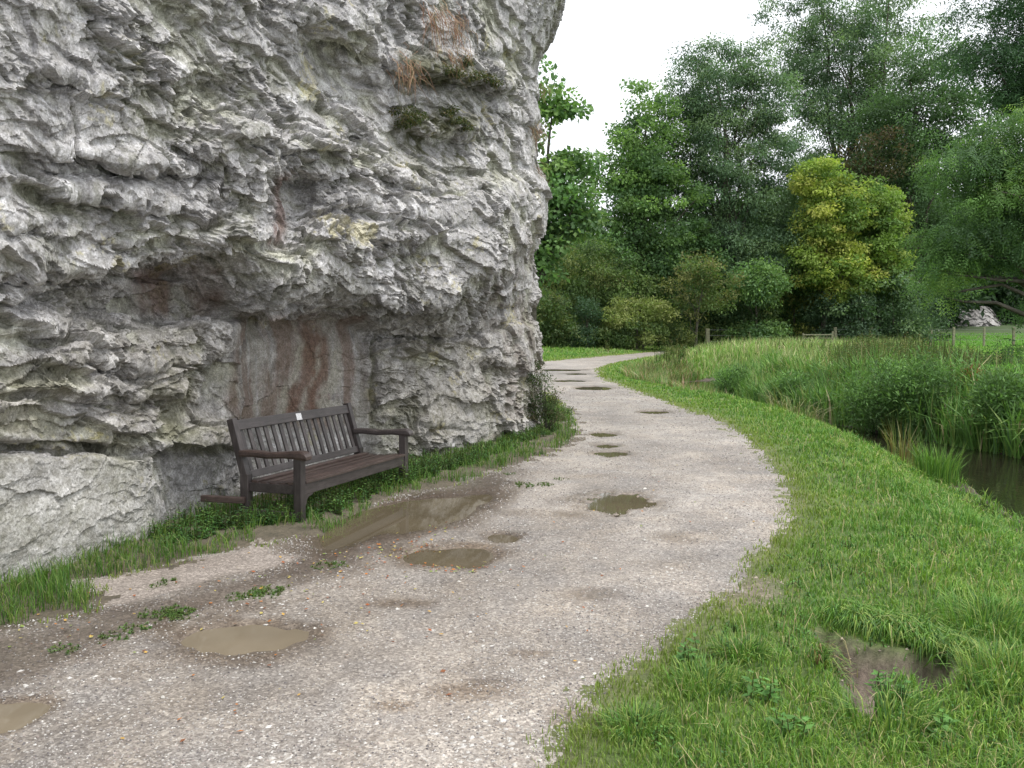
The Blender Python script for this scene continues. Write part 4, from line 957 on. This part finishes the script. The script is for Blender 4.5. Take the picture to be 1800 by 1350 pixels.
tree('yellow_tree', 'yellow green tree, the narrower right one of the pair', 'tree', 1545, 57, [(1530, 355, 45, 35), (1545, 410, 50, 60), (1550, 480, 45, 50)], [(.16, .25, .06), (.23, .30, .07), (.11, .19, .055)], 210, 170, .2, .2, cr=.85, squash=.38, limbs=14, W=.6, group='yellowing trees')
tree('dark_tree', 'dark green tree behind the yellow pair', 'tree', 1600, 69, [(1600, 190, 80, 100), (1620, 320, 90, 110), (1570, 270, 80, 100), (1640, 450, 90, 90), (1660, 240, 70, 90), (1690, 150, 60, 80), (1640, 90, 45, 50), (1400, 420, 60, 60, 4)], [(.075, .135, .06), (.09, .165, .065), (.06, .105, .05)], 430, 200, .22, .45, cr=1.3, squash=.5, limbs=30, group=BWG)
tree('elder_tree', 'brownish leaved tree wedged above the yellow trees', 'tree', 1545, 66, [(1540, 270, 70, 40), (1500, 300, 50, 30)], [(.07, .06, .03), (.05, .06, .025), (.04, .07, .03)], 60, 110, .24, .2, cr=1.1, limbs=10, group=BWG)
tree('overhanging_tree', 'near feathery leaved tree reaching in from the right edge over the meadow', 'tree', 1960, 21, [(1790, 250, 90, 80), (1700, 280, 80, 40), (1770, 350, 110, 70), (1700, 400, 70, 50), (1675, 465, 50, 50), (1650, 520, 22, 26), (1780, 430, 90, 50), (1800, 530, 28, 45), (1850, 350, 100, 140), (1800, 605, 24, 24)],
     [(.075, .15, .05), (.10, .19, .055), (.058, .115, .045), (.14, .23, .06), (.075, .135, .065)], 230, 62, .085, .3, cr=.55, squash=.42, droop=.75, limbs=30, W=.32, compound=4, zbase=-.1, shell=.5, ydepth=1.0)
tree('dark_overhanging_tree', 'dark foliage filling the top right corner against the sky', 'tree', 1990, 30, [(1760, 30, 80, 70), (1720, 110, 60, 45), (1790, 150, 60, 70), (1850, 80, 90, 130)], [(.042, .09, .042), (.055, .12, .048), (.035, .07, .036)], 130, 100, .11, .3, cr=.75, squash=.45, droop=.6, limbs=20, W=.35, compound=3, zbase=-.1)
# understorey
S = 'bushes along the foot of the wood'
tree('hawthorn_bush', 'dull olive hawthorn at the left, tall and drooping', 'bush', 1050, 53, [(1040, 480, 70, 60), (1000, 500, 60, 70), (1100, 500, 60, 55), (1040, 550, 60, 40)], HAW, 170, 160, .17, .1, cr=.85, droop=.7, limbs=10, trunk=False, group=S)
tree('blue_green_bush', 'blue green rounded bush left of the pale yellow one', 'bush', 1035, 50.5, [(1035, 560, 36, 40), (1020, 590, 40, 22)], [(.05, .095, .05), (.06, .11, .055)], 60, 130, .12, .08, cr=.5, limbs=6, trunk=False, group=S)
tree('pale_bush', 'pale yellow green bush, brightest at the foot of the wood', 'bush', 1120, 50, [(1095, 548, 36, 26), (1150, 550, 34, 26)], [(.19, .24, .07), (.15, .2, .06), (.22, .25, .09)], 60, 130, .15, .08, cr=.62, limbs=6, trunk=False, group=S)
tree('low_bush', 'dark lower bush beneath the pale yellow one', 'bush', 1130, 50.3, [(1130, 585, 65, 24), (1190, 590, 30, 20), (1080, 595, 40, 18)], HAW, 90, 130, .15, .07, cr=.6, limbs=6, trunk=False, group=S)
tree('small_thin_tree', 'small pale leaved tree with a thin grey trunk beside the first fence post', 'tree', 1222, 50, [(1235, 470, 40, 30), (1210, 500, 40, 30), (1260, 510, 40, 35), (1230, 540, 40, 20)], [(.11, .15, .045), (.08, .13, .04), (.13, .14, .05)], 60, 100, .16, .09, cr=.7, limbs=12, group=S)
tree('bramble_bush', 'shadowy bramble against the left foot of the cliff corner', 'bush', 960, 50, [(960, 560, 50, 50), (965, 595, 50, 18)], HAW, 100, 140, .16, .07, cr=.7, limbs=6, trunk=False, group=S)
for (a, b, rx, ry, dp, lb, cs) in [(1310, 560, 60, 35, 52, 'dark bush behind the first fence span', HAW+DRK), (1400, 555, 60, 38, 56, 'dark bush behind the second fence span', HAW+DRK), (1480, 545, 60, 40, 52, 'dark green bush under the yellow tree', DRK+ASH), (1570, 530, 60, 50, 52, 'dark green bush under the narrower yellow tree', DRK+ASH),
                               (1595, 560, 60, 30, 60, 'low dark bush towards the distant white rock', DRK+ASH), (1330, 500, 50, 40, 50, 'leafy sapling below the large ash', SYC), (1395, 520, 45, 25, 54, 'yellow flecked sapling left of the yellow trees', [(.14, .16, .04), (.05, .1, .03), (.05, .09, .03)]), (1250, 565, 60, 36, 54, 'dim bush behind the small thin tree', DRK+HAW), (1160, 520, 50, 40, 52, 'shaded bush behind the pale yellow one', DRK+HAW)]:
    tree('understorey_bush', lb, 'bush', a, dp + 4, [(a, b, rx, ry), (a, 584, rx, 14)], cs, 90, 120, .2, .08, cr=.85, limbs=6, trunk=False, group=S, droop=.4)
# the wood behind: two dark trees, repeated
bk = tree('background_tree', 'dark tree at the back, between the cliff tree and the spreading tree', 'tree', 1060, 84, [(1060, 470, 80, 70), (1030, 500, 70, 60), (1090, 510, 80, 50), (1060, 545, 90, 35)], [(.03, .06, .026), (.04, .08, .032), (.024, .05, .022)], 300, 140, .38, .5, cr=1.8, limbs=14, group='dark trees at the back of the wood')
for (px_, dp, s_, rz_, lb) in [(960, 88, 1.0, 1.1, 'dark tree at the back seen beside the cliff edge'), (1170, 86, .95, 2.3, 'dark tree at the back behind the spreading tree'), (1270, 90, 1.35, 3.5, 'dark tree at the back behind the ash'), (1370, 84, 1.45, 4.4, 'dark tree at the back right of the ash'),
                               (1460, 88, 1.6, .6, 'dark tree at the back below the tallest tree'), (1550, 86, 1.7, 5.2, 'dark tree at the back behind the yellow trees'), (1660, 92, 1.7, 2.9, 'dark tree at the back left of the near feathery tree')]:
    x_ = at(px_, 567, dp)[0]; copy_tree(bk, x_, dp, float(groundz(np.array([[x_, dp]]))[0]), rz_, s_, lb)
# shrub at the cliff corner
tree('corner_shrub', 'bushy green shrub at the foot of the cliff corner beside the path', 'shrub', 962, 12.9, [(955, 700, 34, 40), (975, 725, 26, 28), (945, 660, 18, 30), (955, 745, 40, 16)], [(.05, .085, .03), (.07, .11, .04), (.09, .08, .045), (.04, .07, .025)], 90, 75, .035, .02, cr=.13, limbs=22, trunk=False, zbase=0, W=.35)

# ------------------------------------------------------------------ far bank vegetation
def bankpts(n, d0, d1, y0=13, y1=34):
    """points landward of the far waterline by d0..d1"""
    fb = np.array([(9.4, 8), (9.2, 13), (8.8, 15.4), (7.9, 18.5), (7.1, 22), (6.8, 26), (6.9, 29), (7.8, 32), (11, 35.2)])
    P = np.column_stack([rng.uniform(6, 24, n*6), rng.uniform(y0, y1, n*6)]); d = -sdf(P, RIVER)
    right_ = P[:, 0] > np.interp(P[:, 1], fb[:, 1], fb[:, 0])-.2
    P = P[(d > d0) & (d < d1) & right_]; return P[:n]
P = bankpts(26000, -.25, 1.7, 12.5, 35); n = len(P); d = -sdf(P, RIVER); nz = fbm(P*.8, 3, 401)
hh = (.55+.45*rng.random(n))*(1+.3*nz)*np.interp(P[:, 1], [14, 20, 26], [1.25, 1.0, .8])
V, q, t3 = blades(np.column_stack([P, np.maximum(groundz(P), WZ-.1)]), hh*1.12, .014+.034*rng.random(n)**1.5, rng.uniform(.1, .9, n), rng.uniform(0, 6.28, n), .5)
cc = grass_cols(n, [(.13, .26, .065), (.16, .30, .07), (.09, .18, .06), (.22, .31, .09), (.36, .32, .18)], [.33, .27, .2, .15, .05])
tag(mesh_np('reeds', V, [q, t3], M['grass'], cols=np.repeat(cc, 5, 0)), kind='stuff')
# tall rank herbs behind the reeds
P = bankpts(900, .7, 5.5, 12.5, 36); nz = fbm(P*.5, 3, 402)
pz_ = 900 + F*P[:, 0]/P[:, 1]; hsc = np.interp(pz_, [1250, 1440, 1500, 1620, 1690, 1740], [.4, .5, .95, .95, .65, .3])
pts = [(x_, y_, z_, h_, .22) for (x_, y_), z_, h_ in zip(P, groundz(P), (.75+.5*rng.random(len(P)))*(1+.4*nz)*hsc)]
Pm = fan_pts(1500, 25, 52, 6, 24, 1.3); Pm = Pm[(sdf(Pm, RIVER) < -.2) & (sdf(Pm, PATH) < -1.4) & (fbm(Pm*.35, 2, 409) > .05)]
pts += [(x_, y_, z_, rng.uniform(.4, .8), .2) for (x_, y_), z_ in zip(Pm, groundz(Pm))]
weeds(pts, .12, .14, 5, [(.09, .17, .06), (.12, .21, .07), (.065, .13, .055), (.18, .24, .09), (.20, .22, .10), (.26, .20, .11)], name='tall_herbs', kind='stuff', per=16, wide=.28, droop=.1)
for (a, dp, w_, top_, lb) in [(1545, 18.6, 60, 636, 'dense dark willowherb clump over the water, nearest the bend'), (1625, 17.8, 46, 622, 'tall willowherb clump in the middle of the far bank'), (1690, 18.5, 40, 640, 'rust tinged sorrel and herb clump on the far bank'), (1390, 23, 36, 668, 'low leafy clump at the left of the far bank'), (1290, 27, 30, 650, 'grey green clump where the reeds begin'), (1760, 16, 40, 660, 'leafy clump by the right edge of the far bank')]:
    bot = 760 if dp < 20 else 715
    tree('herb_clump', lb, 'herb clump', a, dp, [(a, (top_+bot)/2, w_, (bot-top_)/2)], [(.11, .21, .07), (.14, .25, .08), (.085, .16, .06)] + ([(.2, .09, .05), (.15, .09, .05)] if 'rust' in lb else [(.08, .14, .05)]), 130, 60, .10, .02, cr=.3, squash=1.1, droop=-.2, limbs=26, trunk=False, W=.3, group='herb clumps on the far river bank')
# meadow grass out to the fence
P = fan_pts(110000, 24, 74, -5, 31, 1.2); s_ = sdf(P, PATH); r_ = sdf(P, RIVER); nz = fbm(P*.25, 3, 403); nz2 = fbm(P*1.3, 3, 404)
fld = (P[:, 0] > 9.3+.30*(P[:, 1]-20)) & (nz > -.6)          # grazed field to the right
kk = (s_ < -.8) & (r_ < -.3) & (P[:, 0] > 3.8) & (P[:, 1] > 25)
P, nz, nz2, fld = P[kk], nz[kk], nz2[kk], (((P[:, 0]/P[:, 1]) > .46) & (P[:, 1] > 21))[kk]; n = len(P)
fpx = np.interp(900+F*P[:, 0]/P[:, 1], [1130, 1290], [.22, 1.0])
hh = np.where(fld, .08+.08*rng.random(n), (.3+.5*rng.random(n))*(1+.3*nz2)*fpx)
V, q, t3 = blades(np.column_stack([P, groundz(P)]), hh, np.where(fld, .05, .022+.02*rng.random(n)), rng.uniform(.05, .8, n), rng.uniform(0, 6.28, n))
cc = grass_cols(n, [(.23, .35, .09), (.32, .38, .15), (.42, .40, .22), (.15, .30, .07), (.32, .27, .17)], [.32, .25, .15, .2, .08])
cc = np.where(fld[:, None], np.array([.17, .38, .06])*(1+.2*nz2[:, None]), cc*(1+.25*nz[:, None]))
tag(mesh_np('meadow_grass', V, [q, t3], M['grass'], cols=np.repeat(cc, 5, 0)), kind='stuff')
# long grass on the verge along the reed bed and the far side of the path
P = bankpts(0, 0, 1) if False else np.column_stack([rng.uniform(3.4, 7.5, 40000), rng.uniform(16, 46, 40000)])
s_ = sdf(P, PATH); r_ = sdf(P, RIVER); kk = (s_ < -1.0 - 0*P[:, 0]) & (r_ < .1) & (r_ > -1.1) & (P[:, 0] < np.interp(P[:, 1], [16, 19, 22, 26, 32, 36, 46], [6.3, 6.3, 5.9, 5.4, 6.2, 9, 14]))
P = P[kk]; n = len(P); V, q, t3 = blades(np.column_stack([P, groundz(P)]), (.2+.35*rng.random(n))*sst(17, 23, P[:, 1]) + .12, .014+.016*rng.random(n), rng.uniform(.1, .9, n), rng.uniform(0, 6.28, n))
cc = grass_cols(n, [(.18, .27, .07), (.3, .28, .14), (.38, .32, .2), (.11, .23, .06), (.32, .18, .11)], [.3, .2, .15, .27, .08])
tag(mesh_np('bank_grass', V, [q, t3], M['grass'], cols=np.repeat(cc, 5, 0)), kind='stuff')

# ------------------------------------------------------------------ fence, gate, distant rock
fence = empty('wire_fence', (at(1245, 600, 52)[0], 52, 0)); tag(fence, 'post and wire fence running across behind the meadow', 'fence')
FP = [(1245, 52, .21), (1348, 56, .14), (1408, 57, .12), (1470, 54, .16), (1531, 55, .15), (1579, 56, .15), (1637, 56, .14), (1677, 57, .13), (1731, 58, .12), (1783, 58, .14), (1850, 59, .14)]
F0 = np.array(fence.location); FPw = []
for (a, dp, w_) in FP:
    x_ = at(a, 567, dp)[0]; z_ = float(groundz(np.array([[x_, dp]]))[0]); FPw.append((x_, dp, z_))
    bm = bmesh.new(); tl = rng.normal(0, .03); p_ = Vector((x_, dp, z_)) - fence.location
    box_between(bm, p_ - Vector((0, 0, .2)), p_ + Vector((tl, 0, 1.25 if a < 1460 else 1.3)), w_, w_, (0, 1, 0), .015); part('post', bm, M['post'], fence)
for hgt in (1.18, .85, .5):
    TV, TF = [], []
    pts = []
    for (p0, p1) in zip(FPw[:-1], FPw[1:]):
        for u_ in (0, .5): pts.append(np.array(p0)*(1-u_)+np.array(p1)*u_ + [0, -.08, hgt - .03*(u_ > 0)] - F0)
    tube(TV, TF, pts, [.006]*len(pts), 4); mesh_np('wire', np.concatenate(TV), [np.concatenate(TF)], M['wire'], fence)
gt = empty('field_gate', (at(1412, 600, 46)[0], 46, float(groundz(np.array([[15.1, 46.]]))[0])-.28)); tag(gt, 'pale weathered barred gate in the meadow before the fence', 'gate')
for zz_ in (.35, .55, .75, .95, 1.12):
    bm = bmesh.new(); box_between(bm, (0, 0, zz_), (1.5, 0, zz_), .03, .05, (0, 0, 1), 0); part('rail', bm, M['post'], gt)
for xx_, hh_ in ((0, 1.2), (.75, 1.1), (1.53, 1.3)):
    bm = bmesh.new(); box_between(bm, (xx_, .04, -.2), (xx_, .04, hh_), .08, .05, (0, 1, 0), 0); part('upright', bm, M['post'], gt)
def outcrop(name, label, px0, px1, pytop, pybot, depth, seed):
    nx, nz_ = 90, 60; a = at(px0, pybot, depth); b = at(px1, pytop, depth); X, Z = np.meshgrid(np.linspace(0, 1, nx), np.linspace(0, 1, nz_), indexing='ij')
    W_, H_ = b[0]-a[0], b[2]-a[2]; uv = np.column_stack([X.ravel()*W_, Z.ravel()*H_])
    f1, i1_, _ = facets(uv + .3*fbm(uv, 3, seed)[:, None], H_*.3, .8, seed, 1, 1); f2, i2_, _ = facets(uv, H_*.1, 1, seed+9, 1, 1)
    prof = np.sin(np.pi*np.clip(X.ravel(), 0, 1))**.5; hz_ = Z.ravel()*H_*(.25+.75*prof*(.75+.3*fbm(uv*np.array([.35, 0]), 3, seed+3)))
    y_ = (1-prof)*W_*.35 + Z.ravel()**2*H_*.35 - .05*H_*f1 - .03*H_*f2
    V = np.column_stack([uv[:, 0], y_, hz_-.3]); g_ = (np.arange(nx-1)[:, None]*nz_+np.arange(nz_-1)[None]).ravel()
    cc = np.array([.37, .355, .35])*(1+.3*i1_[:, None]+.15*fbm(uv*2, 3, seed)[:, None])
    o = mesh_np(name, V, [np.column_stack([g_, g_+nz_, g_+nz_+1, g_+1])], M['rock'], cols=cc); o.location = (a[0], depth, 0)
    return tag(o, label, 'rock face')
outcrop('rock_outcrop', 'distant white rock face under the near feathery tree', 1648, 1800, 500, 584, 82, 501)
outcrop('rock_outcrop', 'low grey rock bank in shade behind the fence', 1560, 1690, 548, 584, 76, 511)
outcrop('rock_outcrop', 'small pale boulder face behind the gate', 1440, 1472, 555, 588, 66, 521)
